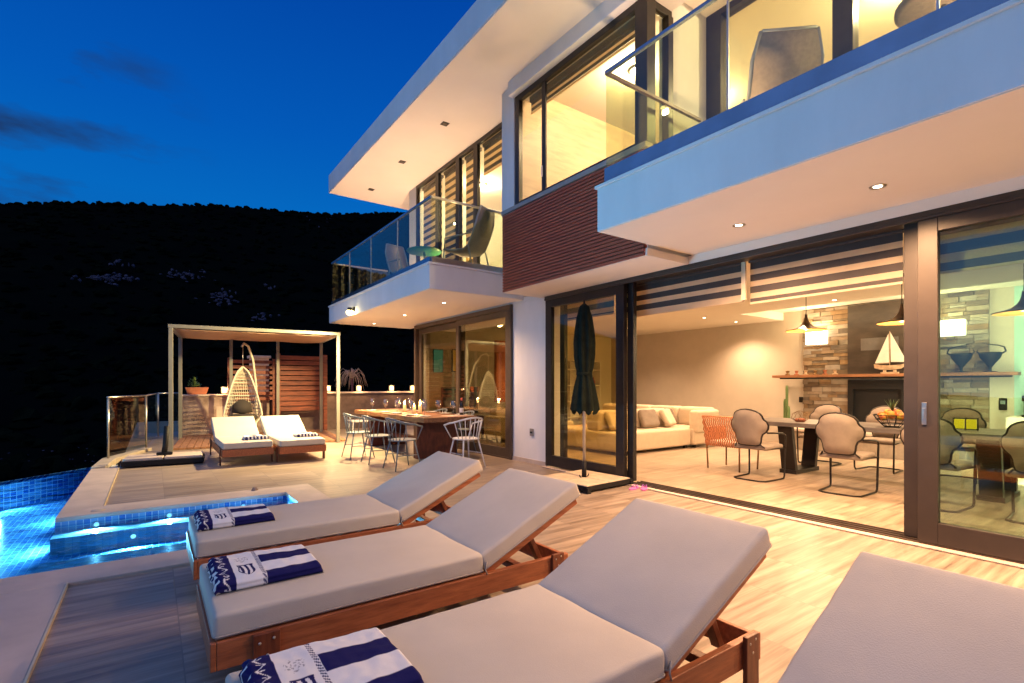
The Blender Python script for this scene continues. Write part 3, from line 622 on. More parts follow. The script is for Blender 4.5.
# ---- recessed downlights
def downlight():
    t = thing('downlight', '', 'downlight', (0,0,0), 0, 'recessed ceiling downlights')
    b = MB(); b.lathe([(0.030, -0.001), (0.052, -0.006), (0.056, 0.0), (0.03, 0.004)], n=20); b.build('ring', steel, t)
    b = MB(); b.lathe([(0.0, -0.004), (0.029, -0.003), (0.030, 0.0)], n=16); b.build('lens', downglow, t)
    return t
dl0 = downlight(); used = False
offglow = mat('unlit_lens', (0.10, 0.08, 0.06), 0.3)
def put_down(x, y, z, label, power=0, spot=110, col=WARM):
    global used
    o = place(dl0, used, (x, y, z), 0, label); used = True
    if power: lamp('SPOT', 'downlight_light', (x, y, z-0.02), power, col, 0.035, (0, 0, 0), spot, 0.8)
    return o
first_lit = []
for i, (x, y) in enumerate(((4.48, 2.63), (4.46, 1.51), (4.46, 0.35), (4.46, -0.8), (4.46, -2.0))):
    put_down(x, y, 2.797, 'lit downlight in the right balcony soffit, %s' % ('farthest from the camera', 'above the wide door opening', 'above the framed glass', 'beside the camera, out of frame', 'last, behind the camera')[i], 235 if i < 3 else 110, 155)
for i, (x, y) in enumerate(((4.16, 7.90), (4.23, 9.75), (4.23, 11.5))):
    put_down(x, y, 2.737, 'downlight in the left balcony soffit, %s' % ('nearest', 'middle of three', 'farthest')[i], 110, 150)
names = ('near the sofa back', 'over the sofa', 'by the sofa corner', 'over the living area', 'over the near chairs', 'above the armchair', 'beside the pendant lamps', 'by the glass wall', 'over the dining side', 'at the right edge', 'near the bookcase', 'deep in the lounge')
pos = [(8.34, 6.5), (9.72, 6.5), (10.95, 6.5), (8.35, 3.85), (9.5, 3.85), (6.6, 5.2), (6.4, 2.6), (6.4, 0.6), (9.4, 1.2), (8.2, -0.8), (7.2, 8.6), (9.9, 8.8)]
for i, (x, y) in enumerate(pos):
    put_down(x, y, 2.752, 'lit downlight in the living room ceiling, ' + names[i], 96, 130, INTW)
# unlit downlights in the roof soffit
t0 = thing('soffit_fitting', '', 'downlight', (0,0,0), 0, 'unlit square downlights in the roof soffit')
b = MB(); b.box(-0.06, 0.06, -0.06, 0.06, -0.006, 0.0); b.build('frame', frame_l, t0)
b = MB(); b.box(-0.035, 0.035, -0.035, 0.035, -0.008, -0.006); b.build('lens', offglow, t0)
for i, (x, y) in enumerate(((4.05, 7.66), (4.05, 9.46), (4.05, 11.2))):
    place(t0, i > 0, (x, y, 5.735), 0, 'small dark downlight in the roof soffit, %s' % ('nearest', 'middle one of three', 'farthest, near the roof corner')[i])
# upper rooms: small globe lamps
gt = thing('ceiling_lamp', '', 'ceiling lamp', (0,0,0), 0, 'flush ceiling lamps upstairs')
b = MB(); b.lathe([(0.0,5.698),(0.10,5.698),(0.10,5.675),(0.085,5.672)], n=24); b.build('rim', steel, gt)
b = MB(); b.lathe([(0.0,5.655),(0.05,5.658),(0.084,5.674)], n=24); b.build('diffuser', downglow, gt)
for i, (x, y, pw) in enumerate(((5.5, 4.75, 70), (7.0, 4.6, 60), (6.6, 1.9, 110), (6.8, -0.2, 90), (5.9, 7.5, 80), (5.9, 9.4, 70))):
    place(gt, i > 0, (x, y, 0), 0, 'round lit flush lamp upstairs, ' + ('behind the corner window', 'deeper behind the corner window', 'behind the right balcony glass', 'at the far right upstairs', 'behind the blinds on the left', 'farthest left upstairs')[i])
    lamp('POINT', 'ceiling_light', (x, y, 5.61), pw*0.9, (1, 0.81, 0.64), 0.04)
up0 = thing('added_uplight', '', 'uplight', (0,0,0), 0, 'unseen uplights added on the balcony floors')  # unseen lamps, added to brighten the roof soffit from below
b = MB(); b.lathe([(0.0,0.0),(0.06,0.0),(0.055,0.05),(0.045,0.05)], n=18); b.build('housing', dark_frame, up0)
b = MB(); b.lathe([(0.044,0.049),(0.03,0.056),(0.0,0.058)], n=18); b.build('lens', downglow, up0)
for i, (x, y, z) in enumerate(((4.62, 8.1, 3.142), (4.62, 10.0, 3.142), (4.62, 11.6, 3.142), (4.05, 2.95, 3.252), (4.05, 0.4, 3.252), (4.05, -1.4, 3.252))):
    place(up0, i > 0, (x, y, z), 0, 'small added uplight on the %s balcony floor, %s' % (('left', 'right')[i//3], ('nearest the box', 'in the middle', 'at the far end')[i % 3]))
    lamp('SPOT', 'soffit_fill_light', (x, y, z+0.07), 62 if i < 3 else 80, (1, 0.60, 0.34), 0.03, (PI, 0, 0), 150, 0.9)
# flood lamp on the balcony fascia
t = thing('flood_lamp', 'small bright flood lamp fixed to the left balcony fascia', 'lamp', (3.33, 10.27, 2.84))
b = MB(); b.box(0.0, 0.04, -0.03, 0.03, -0.05, 0.05); b.build('bracket', dark_frame, t)
b = MB(); b.lathe([(0.0, 0.0), (0.045, 0.0), (0.055, -0.07), (0.0, -0.071)], (-0.06, 0, 0.03), 16); b.build('housing', dark_frame, t)
b = MB(); b.lathe([(0.0, -0.15), (0.04, -0.14), (0.065, -0.11), (0.065, -0.08), (0.045, -0.055)], (-0.06, 0, 0.03), 16); b.build('lens', floodglow, t)
lamp('SPOT', 'flood_light', (-0.06, 0, -0.14), 700, YEL, 0.05, Vector((-0.45, 0.25, -0.8)).to_track_quat('-Z', 'Y').to_euler(), 150, 0.6, t)

# ---- zebra blinds
blindD = mat('dark_blind_band', (0.055, 0.042, 0.038), 0.8); blindL = mat('pale_blind_band', (0.72, 0.58, 0.42), 0.8)
_b = blindL.node_tree; _p = _b.nodes['Principled BSDF']; _t = _b.nodes.new('ShaderNodeBsdfTranslucent'); _t.inputs[0].default_value = (0.8, 0.66, 0.46, 1); _x = _b.nodes.new('ShaderNodeMixShader'); _x.inputs[0].default_value = 0.5
_b.links.new(_p.outputs[0], _x.inputs[1]); _b.links.new(_t.outputs[0], _x.inputs[2]); _b.links.new(_x.outputs[0], _b.nodes['Material Output'].inputs[0])
def zebra(x, y0, y1, ztop, zbot, pitch, label, group='zebra roller blinds', cover=0.55):
    t = thing('zebra_blind', label, 'blind', (x, (y0+y1)/2, ztop), 0, group); h = (y1-y0)/2
    b = MB(); b.box(0, 0.07, -h, h, -0.08, 0); b.build('cassette', blindD, t, bevel=0.008)
    z = -0.08; k = 0; d = MB(); l = MB()
    while z > zbot-ztop+0.02:
        z1 = max(z-pitch*cover, zbot-ztop); d.box(0.03, 0.034, -h+0.01, h-0.01, z1, z); z = z1
        if z <= zbot-ztop+0.02: break
        z1 = max(z-pitch*(1-cover), zbot-ztop); l.box(0.030, 0.033, -h+0.01, h-0.01, z1, z); z = z1
    d.build('dark_bands', blindD, t); l.build('pale_bands', blindL, t)
    b = MB(); b.box(0.022, 0.044, -h+0.01, h-0.01, zbot-ztop-0.022, zbot-ztop); b.build('bottom_bar', blindL, t)
    return t
zebra(5.34, 3.09, 4.98, 2.72, 2.25, 0.13, 'half raised dark striped blind over the left part of the wide opening')
zebra(5.34, 1.62, 3.03, 2.72, 2.21, 0.13, 'half raised dark striped blind over the right part of the wide opening')
zebra(5.36, -1.2, 1.50, 2.72, 2.25, 0.16, 'raised striped blind behind the framed glass at the right edge')
zebra(5.36, 5.05, 6.2, 2.74, 2.34, 0.15, 'raised striped blind above the folded umbrella')
zebra(XB+0.16, 3.8, 5.9, 5.52, 5.30, 0.08, 'rolled up striped blind inside the upstairs corner window')
zebra(XL+0.12, 7.02, 7.85, 5.72, 5.15, 0.13, 'half lowered striped blind upstairs beside the balcony chair')
zebra(XL+0.12, 7.97, 8.50, 5.72, 3.3, 0.15, 'fully lowered striped blind of the narrow upstairs door', cover=0.45)
zebra(XL+0.12, 8.62, 9.36, 5.72, 3.3, 0.15, 'fully lowered striped blind of the middle upstairs door', cover=0.45)
zebra(XL+0.12, 9.48, 10.38, 5.72, 3.3, 0.15, 'fully lowered striped blind of the farthest upstairs door', cover=0.45)
MB().box(-0.01, 0.01, -0.024, 0.024, -0.42, 0).build('curtain_strip', sofafab, loc=(5.31, 3.06, 2.655), label='narrow cream fabric strip hanging between the two raised blinds', cat='curtain')

# LED cove strip
t = thing('led_strip', 'glowing strip light hidden in the ceiling recess above the fireplace', 'strip light', (9.90, 1.3, 2.83))
MB().box(-0.02, 0.02, -4.2, 4.4, -0.01, 0.01).build('strip', ledm, t)
lamp('AREA', 'cove_light', (0.06, 0.1, 0.03), 190, (1.0, 0.84, 0.55), rot=Vector((0.9, 0, -0.25)).to_track_quat('-Z', 'Y').to_euler(), parent=t, sx=0.08, sy=8.4)

# ================================================================== LOUNGERS
def lounger():
    t = thing('sun_lounger', '', 'sun lounger', (0,0,0), 0, 'teak sun loungers with cream mattresses')
    W2 = 0.36
    for s in (-1, 1):
        b = MB(); b.box(0.0, 1.88, s*W2-0.016, s*W2+0.016, 0.15, 0.265); b.build('side_rail', teak, t, bevel=0.004)
        b = MB(); b.box(0.13, 0.235, s*(W2+0.0165)-0.0*s, s*(W2+0.034), 0.0, 0.262); b.build('leg', teak_d, t, bevel=0.003)
        b = MB(); b.box(1.74, 1.83, s*(W2+0.0165), s*(W2+0.036), 0.0, 0.285); b.build('leg', teak_d, t, bevel=0.003)
    b = MB(); b.box(-0.022, -0.0005, -W2-0.016, W2+0.016, 0.15, 0.265); b.build('end_rail', teak, t, bevel=0.004)
    b = MB(); b.box(1.84, 1.865, -W2+0.017, W2-0.017, 0.16, 0.262); b.build('end_rail', teak, t, bevel=0.004)
    b = MB(); b.box(1.40, 1.45, -W2+0.017, W2-0.017, 0.16, 0.20); b.box(1.60, 1.65, -W2+0.017, W2-0.017, 0.16, 0.20); b.build('cross_bar', teak_d, t, bevel=0.003)
    b = MB()
    for k in range(9): b.box(0.03+k*0.14, 0.13+k*0.14, -W2+0.017, W2-0.017, 0.235, 0.255)
    b.build('slats', teak, t, bevel=0.003)
    b = MB()
    for s in (-1, 1):
        for px_, pz in ((0.155, 0.225), (0.21, 0.235), (0.185, 0.17), (1.765, 0.255), (1.805, 0.265), (1.785, 0.215)):
            b.lathe([(0.0, 0.003), (0.005, 0.002), (0.0065, 0.0)], (0, 0, 0), 10)
            v = b.v[-30:]; b.v = b.v[:-30] + [(px_+q[0], s*(W2+0.035+q[2]), pz+q[1]) for q in v]
    b.build('bolts', steel, t)
    # seat mattress
    def pad(x0, x1, z0, z1, name, M=None):
        a = soft_box(x0, x1, -W2-0.005, W2+0.005, z0, z1, 0.019, seed=x1)
        if M: a.xform(M)
        o = a.build(name, cushion, t)
        pr = MB()
        for zz in (z0+0.014, z1-0.022):
            P = [(x0-0.001, -W2-0.006, zz), (x1, -W2-0.006, zz), (x1+0.001, W2+0.006, zz), (x0-0.001, W2+0.006, zz)]
            q = []
            r_ = 0.022
            for (cx, cy, a0) in ((x0+r_, -W2-0.006+r_, PI), (x1-r_, -W2-0.006+r_, 1.5*PI), (x1-r_, W2+0.006-r_, 0), (x0+r_, W2+0.006-r_, 0.5*PI)):
                for j in range(5): an = a0+j*PI/8; q.append((cx+r_*math.cos(an), cy+r_*math.sin(an), zz))
            if zz == z0+0.014: pr.tube(q, 0.0042, 5, closed=True)
        if M: pr.xform(M)
        pr.build('piping', piping_m, o)
        return o
    pad(-0.01, 1.275, 0.267, 0.372, 'seat_mattress')
    ang = math.radians(24.5); M = Matrix.Translation((1.285, 0, 0.285)) @ Matrix.Rotation(-ang, 4, 'Y')
    pad(0.0, 0.785, -0.012, 0.088, 'back_mattress', M)
    b = MB()
    for s in (-1, 1): b.box(0.0, 0.745, s*0.33-0.018, s*0.33+0.018, -0.048, -0.014)
    for k in range(6): b.box(0.03+k*0.13, 0.12+k*0.13, -0.31, 0.31, -0.030, -0.014)
    b.xform(M); b.build('back_frame', teak, t, bevel=0.003)
    for s in (-1, 1):
        b = MB(); b.beam(M @ Vector((0.38, s*0.26, -0.045)), (1.75, s*0.26, 0.20), 0.045, 0.03); b.build('prop', teak_d, t, bevel=0.003)
    for s in (-1, 1):
        b = MB(); b.tube([(1.28, s*0.365, 0.30), (1.285, s*0.375, 0.33), (1.275, s*0.378, 0.29), (1.29, s*0.376, 0.26)], 0.004, 5); b.build('tie', piping_m, t)
    return t
l0 = lounger(); lz = [(0.22, 3.885, 'cream lounger farthest of the front row, beside the spa bay'), (0.21, 2.715, 'cream lounger in the middle of the front row, striped towel on its foot'),
      (0.20, 1.50, 'front lounger whose towel is cut by the bottom edge, teak leg showing at its head'), (0.19, 0.42, 'grey looking lounger back at the bottom right corner, nearest the camera')]
for i, (x, y, lb) in enumerate(lz): place(l0, i > 0, (x, y, 0), (0, 0, 0.0, 0)[i], lb)
place(l0, True, (1.28, 9.20, 0), PI/2, 'left one of the two far loungers under the pergola side')
place(l0, True, (2.10, 9.08, 0), PI/2, 'right one of the two far loungers, nearer the dining table')

# towels ---------------------------------------------------------------
def towel_mesh():
    nu, nv = 230, 96; Lx, Wy, Tz = 0.44, 0.40, 0.060
    NAVY = (0.010, 0.010, 0.085); WH = (0.74, 0.73, 0.72); GR = (0.30, 0.30, 0.32)
    def colf(u, s):
        # u along 0..1, s around: 0 near bottom .. 1 far bottom
        v = s
        if u < 0.18:
            base = NAVY if u > 0.02 else (0.02, 0.02, 0.10)
            x = (u-0.10)/0.08
            w = math.sin(v*34)*0.35
            if abs(x-w) < 0.085+0.03*math.sin(v*68) and 0.03 < u: return WH
            if (x-0.6*math.cos(v*34))**2 + ((v*34/PI) % 1-0.5)**2*3 < 0.035: return WH
            if u < 0.035 and math.sin(v*46+1) > 0.2: return WH
            return base
        if u < 0.41:
            X = (u-0.300)/0.085; y = (v-0.32)/0.165
            if -1 < y < 1:
                wdt = 0.92*math.sqrt(max(0.0, 1-min(0.0, y)**2)) if y < 0 else 0.92-0.12*math.sin(y*PI)
                if abs(X) < wdt:
                    if abs(X) > wdt-0.14 or y > 0.88: return NAVY
                    return NAVY if math.sin((X+0.18*y*y)*11.0) > 0.05 else WH
            X = (u-0.300)/0.115
            y2 = (v-0.66)/0.095; r2 = X*X/0.4+y2*y2
            if r2 < 1:
                a_ = math.atan2(y2, X)
                if math.sin(a_*7+math.sqrt(r2)*9) > 0.25 and math.sin(math.sqrt(r2)*19) > -0.2: return GR
            return WH
        if u < 0.455:
            f_ = (v*26 + (u-0.41)*24) % 1
            return NAVY if (f_ < 0.5 and 0.414 < u < 0.451) else WH
        # lengthwise stripes
        if v < 0.20: return NAVY if v > 0.02 else WH
        if v < 0.45: return WH
        if v < 0.70: return NAVY
        return WH
    vs = []; cols = []; rnd = noise.noise
    for i in range(nu+1):
        u = i/nu; ex = 1.0
        de = min(u, 1-u)/0.055
        hh = math.sqrt(max(0, 1-(1-min(1, de))**2)) if de < 1 else 1
        if u < 0.5: hh = 0.25+0.75*hh
        for j in range(nv+1):
            s = j/nv; 
            # squashed loop: near edge round
            a = -PI/2 + 0; 
            if s < 0.14: an = PI*(-0.5 + s/0.14*1.0); y = -Wy/2+Tz/2*1.0 - math.cos(an)*Tz/2; z = Tz/2+math.sin(an)*Tz/2
            elif s > 0.90: an = PI*(0.5 - (s-0.90)/0.10*1.0); y = Wy/2-Tz/2+math.cos(an)*Tz/2; z = Tz/2+math.sin(an)*Tz/2
            else: f_ = (s-0.14)/0.76; y = -Wy/2+Tz/2+f_*(Wy-Tz); z = Tz + 0.004*math.sin(f_*PI)
            x = u*Lx
            z = 0.001 + z*hh*(1.0-0.10*u) + (0.006*rnd(Vector((x*9, y*12, 0.3))) + 0.003*rnd(Vector((x*30, y*26, 4.3))))*min(1, z/Tz)
            if s < 0.14: y += 0.004*math.sin(z/Tz*PI*5)
            if u < 0.2:
                q = (0.2-u)/0.2; z += 0.010*q*rnd(Vector((x*40, y*34, 2.0)))*(z/Tz); x += 0.014*q*rnd(Vector((1.0, y*26, z*50)))
            y += 0.004*rnd(Vector((x*9, 5.0, z*10))); y *= 1-0.06*u*u
            vs.append((x, y, max(0.001, z))); cols.append(colf(u, s))
    fs = [(i*(nv+1)+j, (i+1)*(nv+1)+j, (i+1)*(nv+1)+j+1, i*(nv+1)+j+1) for i in range(nu) for j in range(nv)]
    fs.append(tuple(range(nv+1))); fs.append(tuple(nu*(nv+1)+j for j in range(nv, -1, -1)))
    me = bpy.data.meshes.new('folded_towel'); me.from_pydata(vs, [], fs)
    at = me.color_attributes.new('pattern', 'FLOAT_COLOR', 'POINT')
    for i, c in enumerate(cols): at.data[i].color = (*c, 1)
    for p in me.polygons: p.use_smooth = True
    mt = bpy.data.materials.new('printed_terry'); mt.use_nodes = True; t = mt.node_tree; b = t.nodes['Principled BSDF']; b.inputs['Roughness'].default_value = 0.95; b.inputs['Specular IOR Level'].default_value = 0.15
    a = t.nodes.new('ShaderNodeVertexColor'); a.layer_name = 'pattern'; t.links.new(a.outputs[0], b.inputs['Base Color'])
    nz = t.nodes.new('ShaderNodeTexNoise'); nz.inputs['Scale'].default_value = 450; bp = t.nodes.new('ShaderNodeBump'); bp.inputs['Strength'].default_value = 0.5; bp.inputs['Distance'].default_value = 0.003
    co = t.nodes.new('ShaderNodeTexCoord'); t.links.new(co.outputs['Object'], nz.inputs[0]); t.links.new(nz.outputs[0], bp.inputs['Height']); t.links.new(bp.outputs[0], b.inputs['Normal'])
    me.materials.append(mt); return me
tm = towel_mesh()
for (x, y, z, rz, sc, lb) in ((0.235, 3.93, 0.372, 0.0, 1.02, 'folded navy and white towel with a crest on the farthest front lounger'),
    (0.225, 2.76, 0.372, 0.0, 1.05, 'folded navy and white crest towel on the middle front lounger'),
    (0.225, 1.60, 0.372, 0.0, 1.03, 'folded striped towel with a rope edge cut by the bottom of the photo'),
    (1.44, 9.42, 0.372, PI/2-0.0, 0.9, 'dark folded towel on the left far lounger'),
    (2.26, 9.42, 0.372, PI/2, 0.9, 'dark folded towel on the right far lounger')):
    o = bpy.data.objects.new('folded_towel', tm); C.objects.link(o); o.location = (x, y, z); o.rotation_euler.z = rz; o.scale = (sc, sc, 1)
    tag(o, lb, 'towel', 'folded striped towels')

# ================================================================== UMBRELLA + base
t = thing('closed_umbrella', 'closed dark green parasol on a pole in front of the glass door', 'umbrella', (4.62, 4.86, 0))
b = MB(); b.tube([(0,0,0.08), (0,0,0.30)], 0.032, 12); b.build('base_tube', blackm, t)
b = MB(); b.tube([(0,0,0.30), (0,0,2.36)], 0.021, 12); b.build('pole', mat('grey_pole', (0.45,0.42,0.38), 0.35, metal=0.5), t)
b = MB(); prof = [(2.37,0.012),(2.33,0.055),(2.18,0.095),(2.0,0.118),(1.85,0.128),(1.68,0.124),(1.53,0.105),(1.45,0.088),(1.41,0.092),(1.30,0.120),(1.12,0.148),(0.98,0.168),(0.94,0.15)]
n_ = 48; vs = []
for z, r in prof:
    for k in range(n_):
        a = 2*PI*k/n_; f_ = 1+0.17*math.cos(a*8+z*1.2)+0.06*math.cos(a*13)
        zz = z + (0.03*math.cos(a*8) if z < 0.95 else 0)
        vs.append((r*f_*math.cos(a), r*f_*math.sin(a), zz))
fs = [(i*n_+k, (i+1)*n_+k, (i+1)*n_+(k+1) % n_, i*n_+(k+1) % n_) for i in range(len(prof)-1) for k in range(n_)]
fs.append(tuple(range(n_))); b.add(vs, fs, 0, True); b.build('canopy', umbfab, t)
b = MB(); b.lathe([(0.10, 1.425), (0.104, 1.435), (0.104, 1.46), (0.10, 1.47)], n=24); b.build('strap', umbfab, t)
b = MB(); b.lathe([(0.0,2.42),(0.012,2.41),(0.016,2.385),(0.01,2.36)], n=12); b.build('finial', blackm, t)
for s in (-1, 1):
    b = MB(); b.tube([(s*0.045, 0, 0.085), (s*0.075, 0, 0.11), (s*0.082, 0, 0.13)], 0.008, 6); b.build('bolt', blackm, t)
t = thing('umbrella_base', 'square parasol base of pale pavers in a dark frame by the glass door', 'umbrella base', (4.62, 4.86, 0), math.radians(4))
b = MB()
for i in (-1, 1):
    for j in (-1, 1): q = MB(); q.box(i*0.005, i*0.42, j*0.005, j*0.42, 0.055, 0.095); q.build('paver', pavers, t, bevel=0.006)
b.box(-0.44, 0.44, -0.44, -0.425, 0.03, 0.085); b.box(-0.44, 0.44, 0.425, 0.44, 0.03, 0.085); b.box(-0.44, -0.425, -0.425, 0.425, 0.03, 0.085); b.box(0.425, 0.44, -0.425, 0.425, 0.03, 0.085)
b.box(-0.42, 0.42, -0.03, 0.03, 0.03, 0.054); b.box(-0.03, 0.03, -0.42, 0.42, 0.028, 0.052); b.build('frame', blackm, t)
for i in (-1, 1):
    for j in (-1, 1): q = MB(); q.box(i*0.38, i*0.44, j*0.38, j*0.46, 0.0, 0.07); q.build('foot', blackm, t, bevel=0.004)
# flip flops
for k, (x, y, rz) in enumerate(((4.93, 4.28, 0.3), (5.02, 4.20, 0.6))):
    t = thing('flip_flop', ('left' if k == 0 else 'right') + ' pink flip flop beside the umbrella base', 'sandal', (x, y, 0.001), rz, 'pair of pink flip flops')
    pts = [(0.13*math.cos(a)*(1), (0.042-0.010*math.cos(a))*math.sin(a)) for a in [2*PI*i/18 for i in range(18)]]
    MB().prism(pts, 0, 0.014).build('sole', pinkm, t, bevel=0.003)
    b = MB(); b.tube([(0.07, 0, 0.014), (0.04, 0.02, 0.045), (-0.01, 0.035, 0.016)], 0.005, 6); b.tube([(0.07, 0, 0.014), (0.04, -0.02, 0.045), (-0.01, -0.035, 0.016)], 0.005, 6); b.build('strap', mat('violet_strap', (0.30,0.08,0.45), 0.5), t)
# wall socket
t = thing('wall_socket', 'small grey outdoor socket on the white wall between the doors', 'socket', (XF-0.002, 6.62, 0.52))
MB().box(-0.02, 0, -0.045, 0.045, -0.06, 0.06).build('cover', mat('grey_plastic', (0.22,0.21,0.20), 0.5), t, bevel=0.006)
MB().box(-0.026, -0.0205, -0.03, 0.03, -0.012, 0.012).build('flap', blackm, t)

# ================================================================== INTERIOR
# ledgestone chimney wall
def ledge(name, x, y0, y1, z0, z1, label, face=-1):
    m = MB(); z = z0; rnd = random.Random(3)
    while z < z1-0.01:
        h = min(rnd.uniform(0.045, 0.11), z1-z); y = y0
        while y < y1-0.02:
            w = min(rnd.uniform(0.14, 0.42), y1-y)
            if y1-(y+w) < 0.06: w = y1-y
            d = rnd.uniform(0.03, 0.085)
            if rnd.random() < 0.25 and h > 0.08:
                m.box(x-d, x, y+0.003, y+w-0.003, z+0.002, z+h/2-0.002); m.box(x-rnd.uniform(0.03, 0.085), x, y+0.003, y+w-0.003, z+h/2+0.002, z+h-0.002)
            else: m.box(x-d, x, y+0.003, y+w-0.003, z+0.002, z+h-0.002)
            y += w
        z += h
    m.box(x-0.02, x, y0+0.002, y1-0.002, z0, z1)
    return m.build(name, ledge_m, villa, bevel=0.003)
ledge('ledgestone_wall', 11.6, 4.42, 5.30, 0.0, 2.92, None)
ledge('ledgestone_wall', 11.6, 2.30, 3.42, 0.0, 2.92, None)
t = thing('fireplace', 'dark stone fireplace with a black firebox between ledgestone strips', 'fireplace', (11.6, 3.92, 0))
b = MB(); b.box(-0.10, 0, -0.498, 0.498, 1.49, 2.90); b.build('chimney_panel', darkstone, t)
b = MB(); b.box(-0.10, 0, -0.498, -0.40, 0.42, 1.40); b.box(-0.10, 0, 0.40, 0.498, 0.42, 1.40); b.box(-0.10, 0, -0.40, 0.40, 1.22, 1.40); b.build('surround', blackm, t)
b = MB(); b.box(-0.02, 0, -0.40, 0.40, 0.42, 1.22); b.build('firebox', blackm, t)
b = MB(); b.box(-0.112, -0.10, -0.36, 0.26, 1.98, 2.22); b.build('plaque', mat('pewter_plaque', (0.16,0.14,0.13), 0.4, metal=0.4), t, bevel=0.004)
b = MB(); b.box(-1.05, -0.10, -1.55, 1.30, 0.0, 0.38); b.build('hearth', ledge_m, t, bevel=0.01)
b = MB(); b.box(-1.10, -0.11, -1.60, 1.35, 0.381, 0.43); b.build('hearth_top', capstone, t, bevel=0.006)
t = thing('mantel_shelf', 'long reddish wood shelf crossing the stone wall and fireplace', 'shelf', (11.49, 3.9, 1.49))
MB().box(-0.20, 0.0, -2.0, 1.95, -0.03, 0.025).build('board', shelfwood, t, bevel=0.004)
MB().box(-0.05, 0.0, -1.9, 1.85, -0.06, -0.031).build('bracket', blackm, t)
# model sailing boat
t = thing('model_sailboat', 'model sailing boat with cream sails on the fireplace shelf', 'model boat', (11.38, 3.66, 1.516))
b = MB(); b.box(-0.03, 0.03, -0.14, 0.14, 0.0, 0.03); b.box(-0.025, 0.025, -0.10, -0.06, 0.03, 0.07); b.box(-0.025, 0.025, 0.06, 0.10, 0.03, 0.07); b.build('stand', paleWood, t)
b = MB()
vs = []
for (y, w, zt, zb) in ((-0.27, 0.004, 0.19, 0.16), (-0.18, 0.035, 0.165, 0.09), (0, 0.055, 0.155, 0.07), (0.16, 0.045, 0.165, 0.08), (0.25, 0.03, 0.185, 0.11)):
    vs += [(-w, y, zt), (0, y, zb), (w, y, zt)]
fs = []
for i in range(4): fs += [(i*3, i*3+1, i*3+4, i*3+3), (i*3+1, i*3+2, i*3+5, i*3+4), (i*3, i*3+3, i*3+5, i*3+2)]
fs += [(0, 2, 1), (12, 13, 14)]; b.add(vs, fs); b.build('hull', paleWood, t)
b = MB(); b.tube([(0, 0, 0.15), (0, 0, 0.80)], 0.006, 6); b.tube([(0, 0.0, 0.20), (0, 0.22, 0.19)], 0.004, 5); b.build('mast', paleWood, t)
b = MB(); b.add([(0.004, 0.01, 0.21), (0.004, 0.24, 0.20), (0.004, 0.02, 0.76), (-0.004, 0.01, 0.21), (-0.004, 0.24, 0.20), (-0.004, 0.02, 0.76)], [(0,1,2),(5,4,3),(0,3,4,1),(1,4,5,2),(2,5,3,0)]); b.build('sail', sailm, t)
b = MB(); b.add([(0.004, -0.02, 0.22), (0.004, -0.27, 0.21), (0.004, -0.01, 0.78), (-0.004, -0.02, 0.22), (-0.004, -0.27, 0.21), (-0.004, -0.01, 0.78)], [(0,2,1),(5,3,4),(0,1,4,3),(1,2,5,4),(2,0,3,5)]); b.build('sail', sailm, t)
# ornaments on shelf
for k in range(6):
    MB().lathe([(0.0, 0), (0.05, 0.0), (0.055, 0.012), (0.02, 0.03), (0.035, 0.07+0.012*(k % 3)), (0.045, 0.09), (0.0, 0.10)], n=12).build('shelf_ornament', [brass, terracotta, paleWood][k % 3], loc=(11.38, 5.55-k*0.19, 1.516),
        label='small copper toned ornament on the shelf, ' + ('first from the left', 'second from the left', 'third from the left', 'fourth from the left', 'fifth from the left', 'last before the dark panel')[k], cat='ornament', group='small ornaments along the shelf')
for k, (y, s) in enumerate(((2.62, 1), (2.25, -1))):
    t = thing('bird_jug', ('left' if k == 0 else 'right') + ' dark metal jug shaped like a bird on the shelf end', 'jug', (11.38, y, 1.516), 0, 'dark bird shaped jugs')
    b = MB(); b.lathe([(0.0,0.0),(0.09,0.0),(0.09,0.01),(0.02,0.02),(0.018,0.07),(0.06,0.14),(0.13,0.24),(0.15,0.31),(0.14,0.33),(0.0,0.31)], n=20); b.build('body', blackm, t)
    b = MB(); b.tube([(0, s*0.13, 0.30), (0, s*0.19, 0.34), (0, s*0.17, 0.41), (0, s*0.10, 0.44), (0, -s*0.10, 0.48)], [0.016, 0.014, 0.012, 0.010, 0.004], 8); b.build('handle', blackm, t)
    b = MB(); b.tube([(0, -s*0.13, 0.30), (0, -s*0.17, 0.35), (0, -s*0.15, 0.39)], [0.014, 0.01, 0.003], 8); b.build('spout', blackm, t)
# wall sconces
for k, y in enumerate((4.98, 2.78)):
    t = thing('wall_sconce', 'lit rectangular wall lamp on the %s stone strip' % ('left' if k == 0 else 'right'), 'wall lamp', (11.50, y, 2.30), 0, 'lit lamps on the stone wall')
    b = MB(); b.box(-0.12, -0.01, -0.20, 0.20, -0.14, 0.14); b.build('shade', shadeglow, t, bevel=0.01)
    b = MB(); b.tube([(-0.05, -0.07, -0.14), (-0.06, -0.09, -0.20), (-0.02, 0, -0.24), (-0.06, 0.09, -0.20), (-0.05, 0.07, -0.14)], 0.012, 8); b.build('arm', brass, t)
    lamp('POINT', 'sconce_light', (-0.22, 0, 0.10), 16, (1.0, 0.72, 0.38), 0.10, parent=t)
